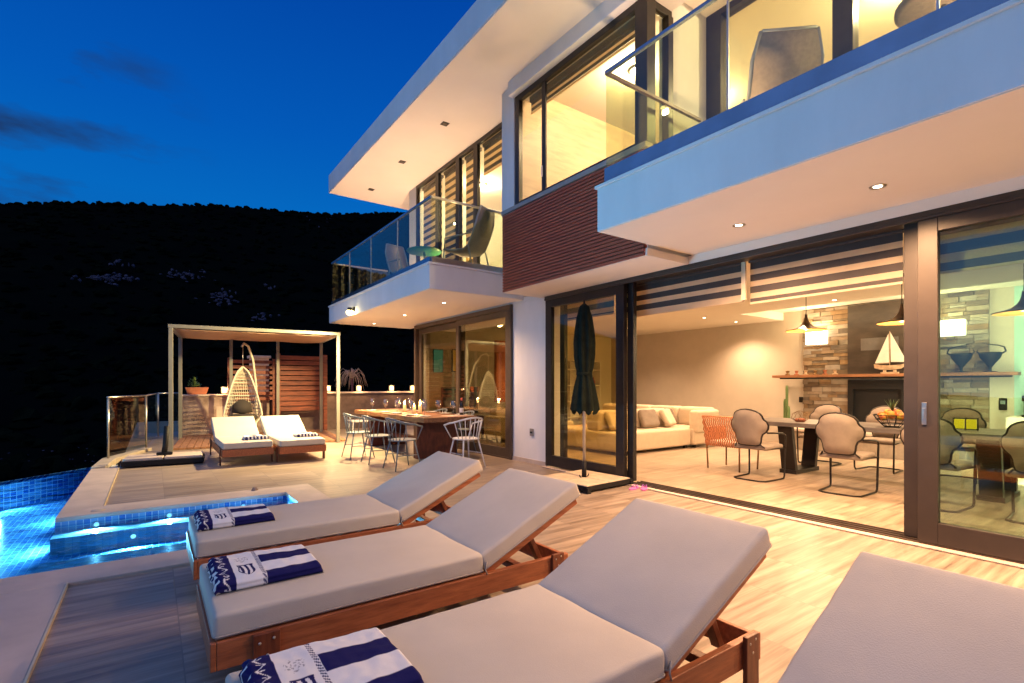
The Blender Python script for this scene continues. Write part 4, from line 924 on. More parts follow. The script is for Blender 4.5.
# pendant lamps
def pendant():
    t = thing('pendant_lamp', '', 'pendant lamp', (0,0,0), 0, 'bronze pendant lamps over the dining table')
    b = MB(); b.lathe([(0.0, 2.752), (0.06, 2.752), (0.055, 2.72), (0.0, 2.715)], n=18); b.build('ceiling_rose', bronze_shade, t)
    b = MB(); b.tube([(0,0,2.72), (0,0,2.33)], 0.005, 6); b.build('cord', blackm, t)
    b = MB(); P = [(0.018,2.36),(0.022,2.31),(0.035,2.26),(0.06,2.215),(0.11,2.17),(0.20,2.14),(0.27,2.125),(0.275,2.118)]
    b.lathe(P, n=32); b.f = b.f[:-2]; b.mi = b.mi[:-2]; b.sm = b.sm[:-2]; sh = b.build('shade', bronze_shade, t)
    b = MB(); b.lathe([(r*0.97, z-0.006) for r, z in P[2:]], n=32); b.f = b.f[:-2]; b.mi = b.mi[:-2]; b.sm = b.sm[:-2]; b.build('lining', goldin, sh)
    b = MB(); b.lathe([(0.0,2.125),(0.03,2.135),(0.04,2.16),(0.03,2.19),(0.0,2.20)], n=14); b.build('bulb', lampglow, t)
    return t
p0 = pendant()
for k, y in enumerate((3.63, 2.44, 1.30)):
    place(p0, k > 0, (8.0, y, 0), 0, ('left', 'middle', 'right')[k] + ' one of the bronze pendants above the dining table')
    lamp('POINT', 'pendant_light', (8.0, y, 2.10), 14, WARM, 0.05)
# dining table
t = thing('dining_table', 'long dark grey dining table on slab trestles inside', 'table', (7.95, 2.65, 0))
MB().box(-0.52, 0.52, -1.75, 1.75, 0.70, 0.76).build('tabletop', greywood, t, bevel=0.004)
for y in (1.05, -1.15):
    b = MB(); 
    for s in (-1, 1): b.beam((s*0.30, y, 0.05), (s*0.40, y, 0.70), 0.20, 0.07, up=(0,1,0)) if False else b.prism([(s*0.26, -0.0), (s*0.34, 0.0), (s*0.46, 0.64), (s*0.38, 0.64)], -0.10, 0.10)
    M = Matrix.Translation((0, y, 0.06)) @ Matrix.Rotation(PI/2, 4, 'X'); b.xform(M); b.box(-0.36, 0.36, y-0.12, y+0.12, 0.0, 0.06); b.build('leg', chairrim, t, bevel=0.004)
# dining chairs with shell backs
def dchair():
    t = thing('dining_chair', '', 'dining chair', (0,0,0), 0, 'shell backed dining chairs')   # faces +X
    half = [(0.0, -0.235), (0.06, -0.236), (0.115, -0.234), (0.152, -0.222), (0.165, -0.18), (0.172, -0.125), (0.190, -0.078), (0.226, -0.048), (0.250, -0.008), (0.256, 0.04), (0.244, 0.085), (0.214, 0.112), (0.203, 0.135), (0.196, 0.165), (0.172, 0.198), (0.130, 0.224), (0.07, 0.243), (0.0, 0.250)]
    out_ = [(y, 0.72+z) for y, z in half] + [(-y, 0.72+z) for y, z in half[-2:0:-1]]
    def bend(y, z, off): return (-0.235+off + 1.2*y*y - 0.14*(z-0.48), y, z)
    b = MB(); n = len(out_)
    rings = []
    for off, sc in ((-0.016, 0.94), (-0.022, 0.0)): pass
    vs = [bend(y*0.98, 0.72+(z-0.72)*0.98, -0.018) for y, z in out_]+[bend(y*0.98, 0.72+(z-0.72)*0.98, 0.018) for y, z in out_]
    vs += [bend(y*0.5, 0.72+(z-0.72)*0.5, -0.024) for y, z in out_]+[bend(y*0.5, 0.72+(z-0.72)*0.5, 0.030) for y, z in out_]
    c0 = len(vs); vs += [bend(0, 0.72, -0.026), bend(0, 0.72, 0.034)]
    fs = []
    for i in range(n):
        j = (i+1) % n; fs += [(i, j, n+j, n+i), (2*n+i, 2*n+j, j, i), (n+i, n+j, 3*n+j, 3*n+i), (c0, 2*n+j, 2*n+i), (3*n+i, 3*n+j, c0+1)]
    b.add(vs, fs, 0, True); b.build('backrest', chairfab, t)
    b = MB(); b.tube([bend(y, z, 0) for y, z in out_], 0.014, 8, closed=True); b.build('back_rim', chairrim, t)
    b = MB(); b.box(-0.20, 0.25, -0.24, 0.24, 0.42, 0.49); b.build('seat', chairfab, t, bevel=0.03, seg=4)
    b = MB(); 
    for s in (-1, 1):
        b.tube([(-0.18, s*0.235, 0.66), (-0.05, s*0.265, 0.655), (0.15, s*0.27, 0.64), (0.235, s*0.265, 0.61), (0.25, s*0.26, 0.55), (0.245, s*0.255, 0.30), (0.24, s*0.25, 0.05), (0.22, s*0.245, 0.015), (0.15, s*0.24, 0.012), (-0.20, s*0.22, 0.012), (-0.25, s*0.16, 0.012), (-0.26, 0, 0.012)], 0.0125, 8)
        b.tube([(-0.235, s*0.17, 0.50), (-0.18, s*0.22, 0.44), (0.245, s*0.25, 0.43)], 0.011, 6)
    b.build('frame', chairrim, t)
    return t
d0 = dchair()
dl = (('first chair from the left on the near side of the dining table', 6.85, 3.75, 0), ('second chair from the left on the near side, whole shell back in view', 6.85, 2.65, 0.05), ('third near side chair, partly behind the door frame', 6.85, 1.78, 0), ('near side chair at the right edge behind the glass', 6.85, 0.98, 0),
      ('first chair from the left on the far side of the dining table', 9.0, 3.85, PI), ('second chair from the left on the far side, below the fruit bowl', 9.0, 3.02, PI), ('third far side chair, seen through the framed glass', 9.0, 2.12, PI))
for k, (lb, x, y, rz) in enumerate(dl): place(d0, k > 0, (x, y, 0), rz, lb)
# fruit bowl
t = thing('fruit_bowl', 'wire bowl heaped with fruit on the dining table', 'fruit bowl', (7.70, 2.45, 0.761)); t.scale = (1.35, 1.35, 1.35)
b = MB()
for z, r in ((0.0, 0.06), (0.03, 0.09), (0.07, 0.125), (0.11, 0.15)): b.tube([(r*math.cos(a), r*math.sin(a), z+0.005) for a in [2*PI*i/20 for i in range(20)]], 0.004, 5, closed=True)
for k in range(12):
    a = 2*PI*k/12; b.tube([(r*math.cos(a), r*math.sin(a), z+0.005) for z, r in ((0, 0.06), (0.03, 0.09), (0.07, 0.125), (0.11, 0.15))], 0.003, 4)
b.build('bowl', blackm, t)
b = MB()
for k in range(11):
    a = k*2.4; r = 0.03+0.008*k; c = Vector((r*math.cos(a), r*math.sin(a), 0.09+0.05*(1-k/11)))
    b.lathe([(0.0, -0.038), (0.026, -0.028), (0.038, 0), (0.026, 0.028), (0.0, 0.038)], c, 10)
b.build('fruit', fruitm, t)
b = MB()
for k in range(12):
    a = 2*PI*k/12; tilt = 0.4+0.3*(k % 2); b.add([(0.01*math.cos(a+1.5), 0.01*math.sin(a+1.5), 0.16), (-0.01*math.cos(a+1.5), -0.01*math.sin(a+1.5), 0.16), (0.10*tilt*math.cos(a), 0.10*tilt*math.sin(a), 0.27)], [(0,1,2)])
b.build('pineapple_leaves', leaf, t)
t = thing('wire_basket', 'small copper wire basket near the left end of the dining table', 'basket', (7.75, 3.60, 0.761))
b = MB()
for k in range(10):
    a = 2*PI*k/10; b.tube([(0.05*math.cos(a), 0.05*math.sin(a), 0.004), (0.12*math.cos(a+0.3), 0.12*math.sin(a+0.3), 0.05), (0.10*math.cos(a+0.6), 0.10*math.sin(a+0.6), 0.12), (0.02*math.cos(a+0.9), 0.02*math.sin(a+0.9), 0.16)], 0.003, 4)
b.build('wires', brass, t)
b = MB(); b.lathe([(0,0.0),(0.06,0.0),(0.08,0.03),(0.05,0.05),(0,0.055)], n=12); b.build('filling', terracotta, t)
# yellow candle holders
t = thing('candle_holder', 'pair of yellow glass candle holders in a black frame on the table', 'candle holder', (7.9, 1.78, 0.761), 0.1)
for s in (-1, 1):
    b = MB(); b.box(-0.035, 0.035, s*0.055-0.045, s*0.055+0.045, 0.02, 0.13); b.build('yellow_glass', yellowg, t, bevel=0.004)
b = MB()
for y in (-0.108, 0.0, 0.108):
    for x in (-0.04, 0.04): b.tube([(x, y, 0), (x, y, 0.15)], 0.004, 5)
for x in (-0.04, 0.04): b.tube([(x, -0.108, 0.015), (x, 0.108, 0.015)], 0.004, 5); b.tube([(x, -0.108, 0.137), (x, 0.108, 0.137)], 0.004, 5)
b.build('frame', blackm, t)
# sofa
def sofa_block(t, x0, x1, y0, y1, name='base', z0=0.06, z1=0.42, bev=0.05): return MB().box(x0, x1, y0, y1, z0, z1).build(name, sofafab, t, bevel=bev, seg=4)
t = thing('corner_sofa', 'large beige corner sofa with loose back cushions', 'sofa', (8.0, 6.35, 0))
sofa_block(t, -1.1, 1.05, 0.0, 0.95); sofa_block(t, 1.07, 1.95, -0.05, 0.9); sofa_block(t, 1.07, 1.95, 0.92, 3.2)
sofa_block(t, -1.1, -0.55, 0.97, 2.3)
for k in range(3): sofa_block(t, -1.05+k*0.70, -1.05+k*0.70+0.68, 0.55, 0.93, 'back_cushion', 0.40, 0.80, 0.08)
for k in range(4): sofa_block(t, 1.60, 1.95, 0.0+k*0.78, 0.76+k*0.78, 'back_cushion', 0.40, 0.82, 0.08)
for k, (x, y, rz, tl) in enumerate(((-0.72, 0.46, 0.1, 0.5), (0.25, 0.44, -0.15, 0.45), (0.80, 0.40, 0.3, 0.5), (1.45, 0.9, 1.3, 0.5))):
    q = soft_box(-0.22, 0.22, -0.06, 0.06, -0.19, 0.19, 0.05, seed=k, puff=0.0, wr=0.012, step=0.04); q.xform(Matrix.Translation((x, y, 0.62)) @ Matrix.Rotation(rz, 4, 'Z') @ Matrix.Rotation(-tl, 4, 'X')); q.build('scatter_cushion', [sofafab, chairfab][k % 2], t)
o = sofa_block(t, 1.08, 1.93, -0.10, 0.10, 'arm_cushion', 0.30, 0.78, 0.07)
b = MB()
for x, y in ((-1.0, 0.08), (0.95, 0.08), (1.85, 0.0), (1.15, 0.0), (-1.0, 2.2)): b.box(x-0.03, x+0.03, y-0.03, y+0.03, 0.0, 0.062)
b.build('feet', chairrim, t)
t = thing('sofa', 'beige chaise sofa seen through the glass behind the folded umbrella', 'sofa', (7.2, 9.3, 0))
sofa_block(t, -0.6, 1.3, 0, 0.85); sofa_block(t, -0.6, 1.3, 0.60, 0.95, 'backrest', 0.30, 0.78, 0.07); sofa_block(t, -0.75, -0.6, 0, 0.95, 'arm', 0.06, 0.58, 0.05)
t = thing('coffee_table', 'low pale coffee table in the lounge', 'coffee table', (7.9, 8.3, 0))
MB().box(-0.4, 0.4, -0.35, 0.35, 0.33, 0.38).build('top', paleWood, t, bevel=0.01)
for i in (-1, 1):
    for j in (-1, 1): MB().box(i*0.36-0.02, i*0.36+0.02, j*0.31-0.02, j*0.31+0.02, 0, 0.33).build('leg', paleWood, t)
# woven armchair (faces the table)
t = thing('woven_armchair', 'orange rope woven armchair beside the dining chairs', 'armchair', (7.35, 4.42, 0), 0)
sq = 0.27
b = MB()
for i in (-1, 1):
    for j in (-1, 1): q = MB(); q.tube([(i*sq, j*sq, 0.40), (i*(sq-0.02), j*(sq-0.01), 0.0)], 0.013, 8); q.build('leg', brass, t)
MB().box(-0.25, 0.25, -0.25, 0.25, 0.36, 0.44).build('seat', sofafab, t, bevel=0.02, seg=3)
def weave(pfun, nu, nv, nm):
    b = MB()
    for i in range(nu):
        P = [pfun(i/(nu-1)+0.28*(1 if k % 2 else -1)/(nu-1), k/nv) for k in range(nv+1)]
        b.tube(P, 0.011, 5)
    b.build(nm, woven, t)
weave(lambda u, v: (-0.27+0.54*u, -0.27-0.02*v, 0.36+0.27*v), 16, 6, 'side_weave')
weave(lambda u, v: (-0.27+0.54*u, 0.27+0.02*v, 0.36+0.27*v), 16, 6, 'side_weave')
weave(lambda u, v: (-0.28-0.10*v, -0.27+0.54*u, 0.36+0.46*v), 16, 9, 'back_weave')
b = MB(); b.tube([(0.27, -0.29, 0.63), (-0.28, -0.29, 0.63), (-0.37, -0.27, 0.82), (-0.37, 0.27, 0.82), (-0.28, 0.29, 0.63), (0.27, 0.29, 0.63)], 0.015, 8); b.tube([(0.27, -0.29, 0.63), (0.27, -0.27, 0.36)], 0.013, 6); b.tube([(0.27, 0.29, 0.63), (0.27, 0.27, 0.36)], 0.013, 6); b.build('frame', woven, t)
# cactus
t = thing('cactus', 'tall thin green cactus in a pot against the back wall', 'cactus', (11.25, 5.50, 0))
b = MB()
for (x, y, h) in ((0, 0, 1.30), (0.05, 0.07, 1.0), (-0.04, -0.06, 0.85)):
    b.lathe([(0.025, 0.25), (0.032, 0.4), (0.030, h-0.08), (0.02, h-0.02), (0.0, h)], (x, y, 0), 8)
b.build('stem', cactusm, t); MB().lathe([(0.0, 0), (0.12, 0), (0.16, 0.30), (0.14, 0.30), (0.13, 0.26), (0.0, 0.26)], n=20).build('pot', capstone, t)
t = thing('light_switch', 'dark light switch on the back wall above the cactus', 'switch', (11.596, 5.36, 0.98)); MB().box(-0.012, 0, -0.045, 0.045, -0.06, 0.06).build('plate', chairrim, t, bevel=0.003)
t = thing('thermostat', 'black wall phone on the pale wall by the right edge', 'wall phone', (11.596, 2.13, 0.98)); MB().box(-0.04, 0, -0.05, 0.05, -0.10, 0.10).build('body', blackm, t, bevel=0.01); MB().box(-0.045, -0.0405, -0.03, 0.03, 0.0, 0.06).build('screen', mat('grey_screen', (0.2,0.25,0.25), 0.2), t)
# sideboard + coffee machine at right edge
t = thing('sideboard', 'pale sideboard against the wall beyond the dining table', 'sideboard', (11.2, 1.35, 0)); MB().box(-0.35, 0.39, -0.75, 0.62, 0.05, 0.80).build('body', cream, t, bevel=0.01); MB().box(-0.355, -0.3505, -0.74, -0.07, 0.08, 0.77).build('door', cream, t); MB().box(-0.355, -0.3505, -0.05, 0.61, 0.08, 0.77).build('door', cream, t)
t = thing('coffee_machine', 'glossy black coffee machine on the sideboard at the right edge', 'coffee machine', (11.1, 1.65, 0.802)); MB().box(-0.15, 0.15, -0.16, 0.16, 0.0, 0.04).build('tray', bottlem, t, bevel=0.01); MB().box(0.0, 0.15, -0.16, 0.16, 0.04, 0.30).build('body', bottlem, t, bevel=0.015); MB().box(-0.15, 0.15, -0.16, 0.16, 0.24, 0.34).build('head', bottlem, t, bevel=0.02)
# bookcase & lounge wall items
t = thing('bookcase', 'white open bookcase on the end wall of the lounge', 'bookcase', (9.9, 10.98, 0))
b = MB(); b.box(-0.9, 0.9, -0.02, 0.0, 0.1, 2.0)
for z in (0.4, 0.85, 1.3, 1.75, 2.0): b.box(-0.9, 0.9, -0.32, -0.021, z-0.03, z)
for x in (-0.9, -0.3, 0.3, 0.87): b.box(x, x+0.03, -0.319, -0.022, 0.1, 1.969)
b.build('frame', porcelain, t)
for k in range(9):
    x = -0.8+0.19*k; z = (0.40, 0.85, 1.30)[k % 3]
    MB().lathe([(0,0),(0.05,0.0),(0.07,0.08),(0.03,0.18),(0.035,0.22),(0,0.22)], n=12).build('shelf_vase', [redm, terracotta, brass, porcelain][k % 4], loc=(9.9+x, 10.80, z+0.001), label='small vase on the %s shelf of the bookcase, spot %s from the left' % (('lowest', 'middle', 'upper')[k % 3], ('one', 'two', 'three', 'four', 'five', 'six', 'seven', 'eight', 'nine')[k]), cat='vase', group='vases in the bookcase')
t = thing('wall_picture', 'glowing teal and green picture seen through the left sliding door', 'picture', (5.62, 10.996, 1.88)); MB().box(-0.13, 0.13, -0.03, 0, -0.28, 0.28).build('frame', blackm, t); MB().box(-0.12, 0.12, -0.036, -0.0305, -0.27, 0.27).build('canvas', tealscreen, t)
t = thing('wall_picture', 'glowing golden picture seen through the left sliding door', 'picture', (6.14, 10.996, 1.90)); MB().box(-0.14, 0.14, -0.03, 0, -0.28, 0.28).build('frame', blackm, t); MB().box(-0.12, 0.12, -0.036, -0.0305, -0.26, 0.26).build('canvas', goldscreen, t)
t = thing('tv_unit', 'black television on a dark cabinet behind the left sliding door', 'television', (6.05, 10.65, 0)); MB().box(-0.55, 0.55, -0.2, 0.25, 0, 0.55).build('cabinet', tableleg_m, t, bevel=0.01); MB().box(-0.5, 0.5, 0.0, 0.05, 0.62, 1.25).build('screen', bottlem, t, bevel=0.006); MB().box(-0.1, 0.1, -0.02, 0.08, 0.55, 0.62).build('stand', blackm, t)
t = thing('side_cabinet', 'white cabinet with a potted plant behind the left sliding door', 'cabinet', (6.7, 8.55, 0)); MB().box(-0.3, 0.3, -0.25, 0.25, 0.12, 0.85).build('body', porcelain, t, bevel=0.02); MB().box(-0.32, 0.32, -0.27, 0.27, 0.0, 0.119).build('plinth', teak_d, t)
def bush(name, loc, r, h, n, label, cat, pot=None, zb=0):
    t = thing(name, label, cat, loc)
    if pot: MB().lathe([(0.0, 0), (pot*0.7, 0), (pot, pot*1.2), (pot*0.9, pot*1.2), (0.0, pot*1.1)], n=16).build('pot', terracotta, t)
    b = MB(); z0 = pot*1.1 if pot else 0
    for i in range(n):
        a = random.uniform(0, 2*PI); q = r*math.sqrt(random.random()); z = z0+h*random.random()**0.8; q *= 1-0.6*(z-z0)/h
        c = Vector((q*math.cos(a), q*math.sin(a), z)); d = Vector((math.cos(a), math.sin(a), random.uniform(-0.2, 0.9))).normalized(); w = d.cross(Vector((0,0,1))).normalized(); l = random.uniform(0.04, 0.08)*(1+h)
        b.add([c, c+d*l*0.5+w*l*0.22, c+d*l, c+d*l*0.5-w*l*0.22], [(0,1,2,3)])
    b.build('leaves', leaf_isl, t)
    b = MB(); b.tube([(0,0,z0-0.02), (0.01,0,z0+h*0.6)], [0.01, 0.004], 6); b.build('stem', teak_d, t); return t
bush('potted_plant', (6.7, 8.55, 0.852), 0.16, 0.25, 130, 'leafy pot plant on the white cabinet behind the left door', 'plant', 0.08)

# ================================================================== OUTDOOR DINING
t = thing('outdoor_table', 'long rustic wood table laid for dinner on the patio', 'table', (4.18, 9.40, 0))
b = MB(); n_ = 14; P = []
for i in range(n_+1): y = -1.74+3.48*i/n_; P.append((-0.52+0.018*math.sin(i*1.7)+0.01*math.sin(i*4.1), y))
for i in range(n_, -1, -1): y = -1.74+3.48*i/n_; P.append((0.50+0.018*math.sin(i*1.3+2), y))
b.prism(P[::-1], 0.67, 0.752); b.build('tabletop', tabletop_m, t, bevel=0.008)
for y in (-1.15, 1.15): MB().box(-0.40, 0.38, y-0.08, y+0.08, 0.0, 0.669).build('leg', tableleg_m, t, bevel=0.006)
MB().box(-0.06, 0.06, -1.07, 1.07, 0.22, 0.30).build('stretcher', tableleg_m, t, bevel=0.004)
def wchair(mt):
    t = thing('spindle_chair', '', 'chair', (0,0,0), 0, 'metal spindle back chairs round the outdoor table')     # faces +X
    b = MB(); P = [(0.21*math.cos(a)*1.02, 0.22*math.sin(a)) for a in [2*PI*i/24 for i in range(24)]]; b.prism(P, 0.44, 0.458); b.build('seat', mt, t, bevel=0.004)
    top = []
    for i in range(15): a = PI*0.5+PI*i/14; top.append((0.05+0.30*math.cos(a)-0.0, 0.285*math.sin(a), 0.70+0.09*(-math.cos(a))**1.5 if math.cos(a) < 0 else 0.70))
    top = [(0.20, 0.28, 0.66)]+top+[(0.20, -0.28, 0.66)]
    b = MB(); b.tube(top, 0.014, 8); b.build('top_rail', mt, t)
    b = MB()
    for i in range(9):
        a = PI*0.62+PI*0.76*i/8; f_ = (i+0.0)/8; k = 1+ (a-PI*0.5)/(PI/14); i0 = int(k); fr = k-i0; p = Vector(top[i0]).lerp(Vector(top[i0+1]), fr)
        b.tube([(0.19*math.cos(a), 0.20*math.sin(a), 0.455), p], 0.007, 6)
    b.build('spindles', mt, t)
    for i in (-1, 1):
        q = MB(); q.tube([(0.17, i*0.17, 0.455), (0.20, i*0.28, 0.66)], 0.009, 6); q.build('arm_post', mt, t)
        for j in (-1, 1): q = MB(); q.tube([(j*0.13, i*0.14, 0.442), (j*0.22, i*0.22, 0.0)], [0.014, 0.009], 8); q.build('leg', mt, t)
    for i in (-1, 1): q = MB(); q.tube([(0.175, i*0.18, 0.22), (-0.175, i*0.18, 0.22)], 0.006, 6); q.build('stretcher', mt, t)
    return t
w0 = wchair(paintblue)
wl = [(3.30, 7.42, 0.06, 'nearest of the three grey spindle chairs on the pool side of the table'), (3.22, 8.25, -0.05, 'middle grey spindle chair on the pool side of the table'), (3.15, 9.05, 0.03, 'farthest grey spindle chair on the pool side of the table'),
      (4.92, 8.5, PI, 'spindle chair on the house side of the table, nearest'), (4.92, 9.6, PI, 'spindle chair on the house side of the table, farther')]
for k, (x, y, rz, lb) in enumerate(wl): place(w0, k > 0, (x-0.12 if k < 3 else x-0.08, y, 0), rz, lb)
w1 = wchair(paintwhite); place(w1, False, (4.08, 7.0, 0), PI/2+0.1, 'white spindle chair at the near end of the table, its back to the camera')
# table ware
def wineglass():
    t = thing('wine_glass', '', 'wine glass', (0,0,0), 0, 'wine glasses on the outdoor table')
    b = MB(); b.lathe([(0.034, 0.0), (0.030, 0.004), (0.005, 0.008), (0.004, 0.09), (0.02, 0.10), (0.040, 0.125), (0.044, 0.16), (0.034, 0.215)], n=18); b.f = b.f[:-1]; b.mi = b.mi[:-1]; b.sm = b.sm[:-1]; b.build('glass', gobl, t); return t
gobl = glass_mat('goblet_glass', (0.84, 0.80, 0.76), 5.0)
g0 = wineglass(); sp = [(-0.30, -1.3), (0.30, -1.25), (-0.28, -0.75), (0.28, -0.70), (-0.30, -0.10), (0.30, -0.05), (-0.28, 0.55), (0.28, 0.6), (-0.30, 1.25), (0.30, 1.2)]
od = ('first', 'second', 'third', 'fourth', 'fifth')
for k, (x, y) in enumerate(sp):
    gq = place(g0, k > 0, (4.18+x, 9.40+y, 0.753), 0, 'wine glass on the %s side of the outdoor table, %s from the near end' % (('pool', 'house')[k % 2], od[k//2])); gq.scale = (1.25, 1.25, 1.2)
pl = MB(); pl.lathe([(0.0, 0.002), (0.07, 0.002), (0.12, 0.016), (0.125, 0.018), (0.07, 0.0), (0.0, 0.0)], n=24); pm = pl.mesh('dinner_plate', porcelain)
for k, (x, y) in enumerate(sp):
    o = bpy.data.objects.new('dinner_plate', pm); C.objects.link(o); o.location = (4.18+x*1.25, 9.40+y-0.17, 0.753)
    tag(o, 'white dinner plate on the %s side of the outdoor table, %s from the near end' % (('pool', 'house')[k % 2], od[k//2]), 'plate', 'dinner plates on the outdoor table')
def candle():
    t = thing('candle', '', 'candle', (0,0,0), 0, 'lit pillar candles in the middle of the table')
    MB().lathe([(0.0,0),(0.05,0),(0.055,0.008),(0.0,0.008)], n=16).build('dish', brass, t); MB().lathe([(0.0,0.009),(0.032,0.009),(0.032,0.16),(0.028,0.165),(0.0,0.155)], n=16).build('wax', candlem, t)
    MB().lathe([(0.0,0.165),(0.013,0.18),(0.017,0.20),(0.009,0.235),(0.0,0.26)], n=10).build('flame', flamem, t); return t
c0 = candle()
for k, (x, y, s) in enumerate(((0.02, -0.45, 1.0), (-0.06, -0.35, 0.75), (0.05, 0.35, 0.9))):
    o = place(c0, k > 0, (4.18+x, 9.40+y, 0.753), 0, ('tall lit candle nearest the camera on the outdoor table', 'short lit candle touching the tall one', 'lit candle farther along the outdoor table')[k]); o.scale = (1, 1, s)
    lamp('POINT', 'candle_light', (4.18+x, 9.40+y, 0.99), 2.0, (1, 0.5, 0.18), 0.02)
t = thing('wine_bottle', 'dark wine bottle with a white label at the near end of the table', 'bottle', (4.58, 8.02, 0.753))
MB().lathe([(0.0,0),(0.037,0),(0.038,0.19),(0.03,0.225),(0.014,0.25),(0.014,0.31),(0.0,0.31)], n=18).build('bottle', bottlem, t); MB().lathe([(0.0385,0.05),(0.0388,0.051),(0.0388,0.13),(0.0385,0.131)], n=18).build('label', porcelain, t); MB().lathe([(0.0145,0.26),(0.0155,0.262),(0.0155,0.315),(0,0.316)], n=14).build('foil', redm, t)
MB().box(-0.22, 0.22, -0.16, 0.16, 0, 0.004).build('place_mat', capstone, loc=(4.40, 7.92, 0.7525), label='pale place mat at the near end of the outdoor table', cat='place mat')

# ================================================================== PERGOLA and far terrace
RA = math.radians(-6); px0, py0 = 0.30, 11.95
def PG(u, v, z=0): return (px0+u*math.cos(RA)-v*math.sin(RA), py0+u*math.sin(RA)+v*math.cos(RA), z)
t = thing('pergola', 'open beige metal pergola with a stretched fabric roof', 'pergola', (px0, py0, 0), RA)
for u, v in ((0, 0), (3.15, 0), (0, 2.35), (3.15, 2.35)): MB().box(u-0.037, u+0.037, v-0.037, v+0.037, 0, 2.42).build('post', pergm, t, bevel=0.004)
for u in (1.05, 2.1): MB().box(u-0.035, u+0.035, 2.32, 2.38, 0, 2.42).build('post', pergm, t)
b = MB(); b.box(-0.045, 3.195, -0.04, 0.04, 2.421, 2.49); b.box(-0.045, 3.195, 2.31, 2.39, 2.421, 2.49); b.box(-0.04, 0.04, 0.041, 2.309, 2.421, 2.49); b.box(3.11, 3.19, 0.041, 2.309, 2.421, 2.49); b.box(1.03, 1.07, 0.041, 2.309, 2.44, 2.48); b.box(2.08, 2.12, 0.041, 2.309, 2.44, 2.48)
b.build('top_frame', pergm, t, bevel=0.003)
b = MB(); nu, nv = 24, 12; vs = [(0.05+3.05*i/nu, 0.05+2.25*j/nv, 2.418-0.016*abs(math.sin(PI*3*i/nu))) for j in range(nv+1) for i in range(nu+1)]
b.add(vs, [(j*(nu+1)+i, j*(nu+1)+i+1, (j+1)*(nu+1)+i+1, (j+1)*(nu+1)+i) for j in range(nv) for i in range(nu)], 0, True)
o = b.build('canopy', canvas, t); sm = o.modifiers.new('thick', 'SOLIDIFY'); sm.thickness = 0.006
m = MB(); i = 0; x = 0.0
while x < 3.3:
    p = [PG(x, 0.12), PG(x+0.115, 0.12), PG(x+0.115, 3.2), PG(x, 3.2)]; m.prism([(q[0], q[1]) for q in p], 0.004, 0.045); x += 0.125
m.build('wood_deck', deckwood, kind='structure')
# umbrella foot beside glass rail
t = thing('parasol_foot', 'low parasol foot of pale slabs with a dark stub mast by the glass rail', 'umbrella base', (0.18, 10.15, 0), -0.10)
MB().box(-0.55, 0.55, -0.30, 0.30, 0.02, 0.10).build('tray', blackm, t, bevel=0.008)
for s in (-1, 1): MB().box(s*0.01, s*0.53, -0.28, 0.28, 0.101, 0.145).build('slab', coping_m, t, bevel=0.01)
MB().tube([(-0.02, 0, 0.13), (0.0, 0, 0.30), (0.02, 0, 0.62)], [0.045, 0.04, 0.038], 12).build('mast', blackm, t)
MB().box(-0.12, 0.10, -0.05, 0.05, 0.146, 0.19).build('pedal', blackm, t, bevel=0.01)
# pool glass rail
t = thing('terrace_railing', 'frameless glass railing round the far pool corner', 'railing', (0,0,0))
RP = [(-0.62, 11.0), (-0.10, 12.45), (0.12, 15.6), (0.62, 16.0)]
for k, ((ax, ay), (bx, by)) in enumerate(zip(RP[:-1], RP[1:])):
    a = Vector((ax, ay, 0)); c = Vector((bx, by, 0)); up = Vector((0, 0, 1)); h0 = 1.09
    g = MB(); g.beam(a+up*0.58, c+up*0.58, 0.012, 1.0); g.build('glass_panel', glass_rail, t)
    g = MB(); g.tube([a+up*h0, c+up*h0], 0.016, 8); g.build('handrail', steel, t)
    g = MB(); g.tube([a+(c-a)*0.02, a+(c-a)*0.02+up*h0], 0.018, 8); g.build('post', steel, t)
m = MB(); m.prism([(-0.76, 10.0), (-0.58, 10.0), (-0.50, 11.0), (0.0, 12.4), (-0.14, 12.5), (-0.70, 11.1)], -0.3, 0.05); m.build('kerb', concrete, bevel=0.01, kind='structure')
# stone block + perimeter wall
t = thing('stone_wall', 'low rough stone wall with a pale cap beside the hanging chair', 'wall', (0.60, 15.0, 0))
MB().box(0.0, 2.0, 0.0, 0.45, 0, 1.01).build('stonework', wallstone, t, bevel=0.03); MB().box(-0.04, 2.0, -0.04, 0.5, 1.011, 1.06).build('cap', capstone, t, bevel=0.01)
MB().box(0.75, 1.25, -0.006, 0.001, 0.15, 0.75).build('door_panel', capstone, t)
t = thing('terrace_wall', 'long dark plastered terrace wall with lanterns along its cap', 'wall', (2.65, 15.1, 0))
MB().box(0.0, 8.0, 0, 0.25, 0, 1.05).build('wall', mat('dim_plaster', (0.16,0.11,0.09), 0.9, var=0.2), t); MB().box(0.0, 8.0, -0.04, 0.29, 1.051, 1.10).build('cap', capstone, t, bevel=0.006)
def lantern():
    t = thing('wall_lantern', '', 'lantern', (0,0,0), 0, 'lit square lanterns on the terrace walls')
    MB().box(-0.075, 0.075, -0.075, 0.075, 0, 0.02).build('base', dark_frame, t); MB().box(-0.06, 0.06, -0.06, 0.06, 0.021, 0.17).build('lamp_glass', lampglow, t, bevel=0.02); MB().box(-0.075, 0.075, -0.075, 0.075, 0.171, 0.19).build('cap', dark_frame, t); return t
n0 = lantern()
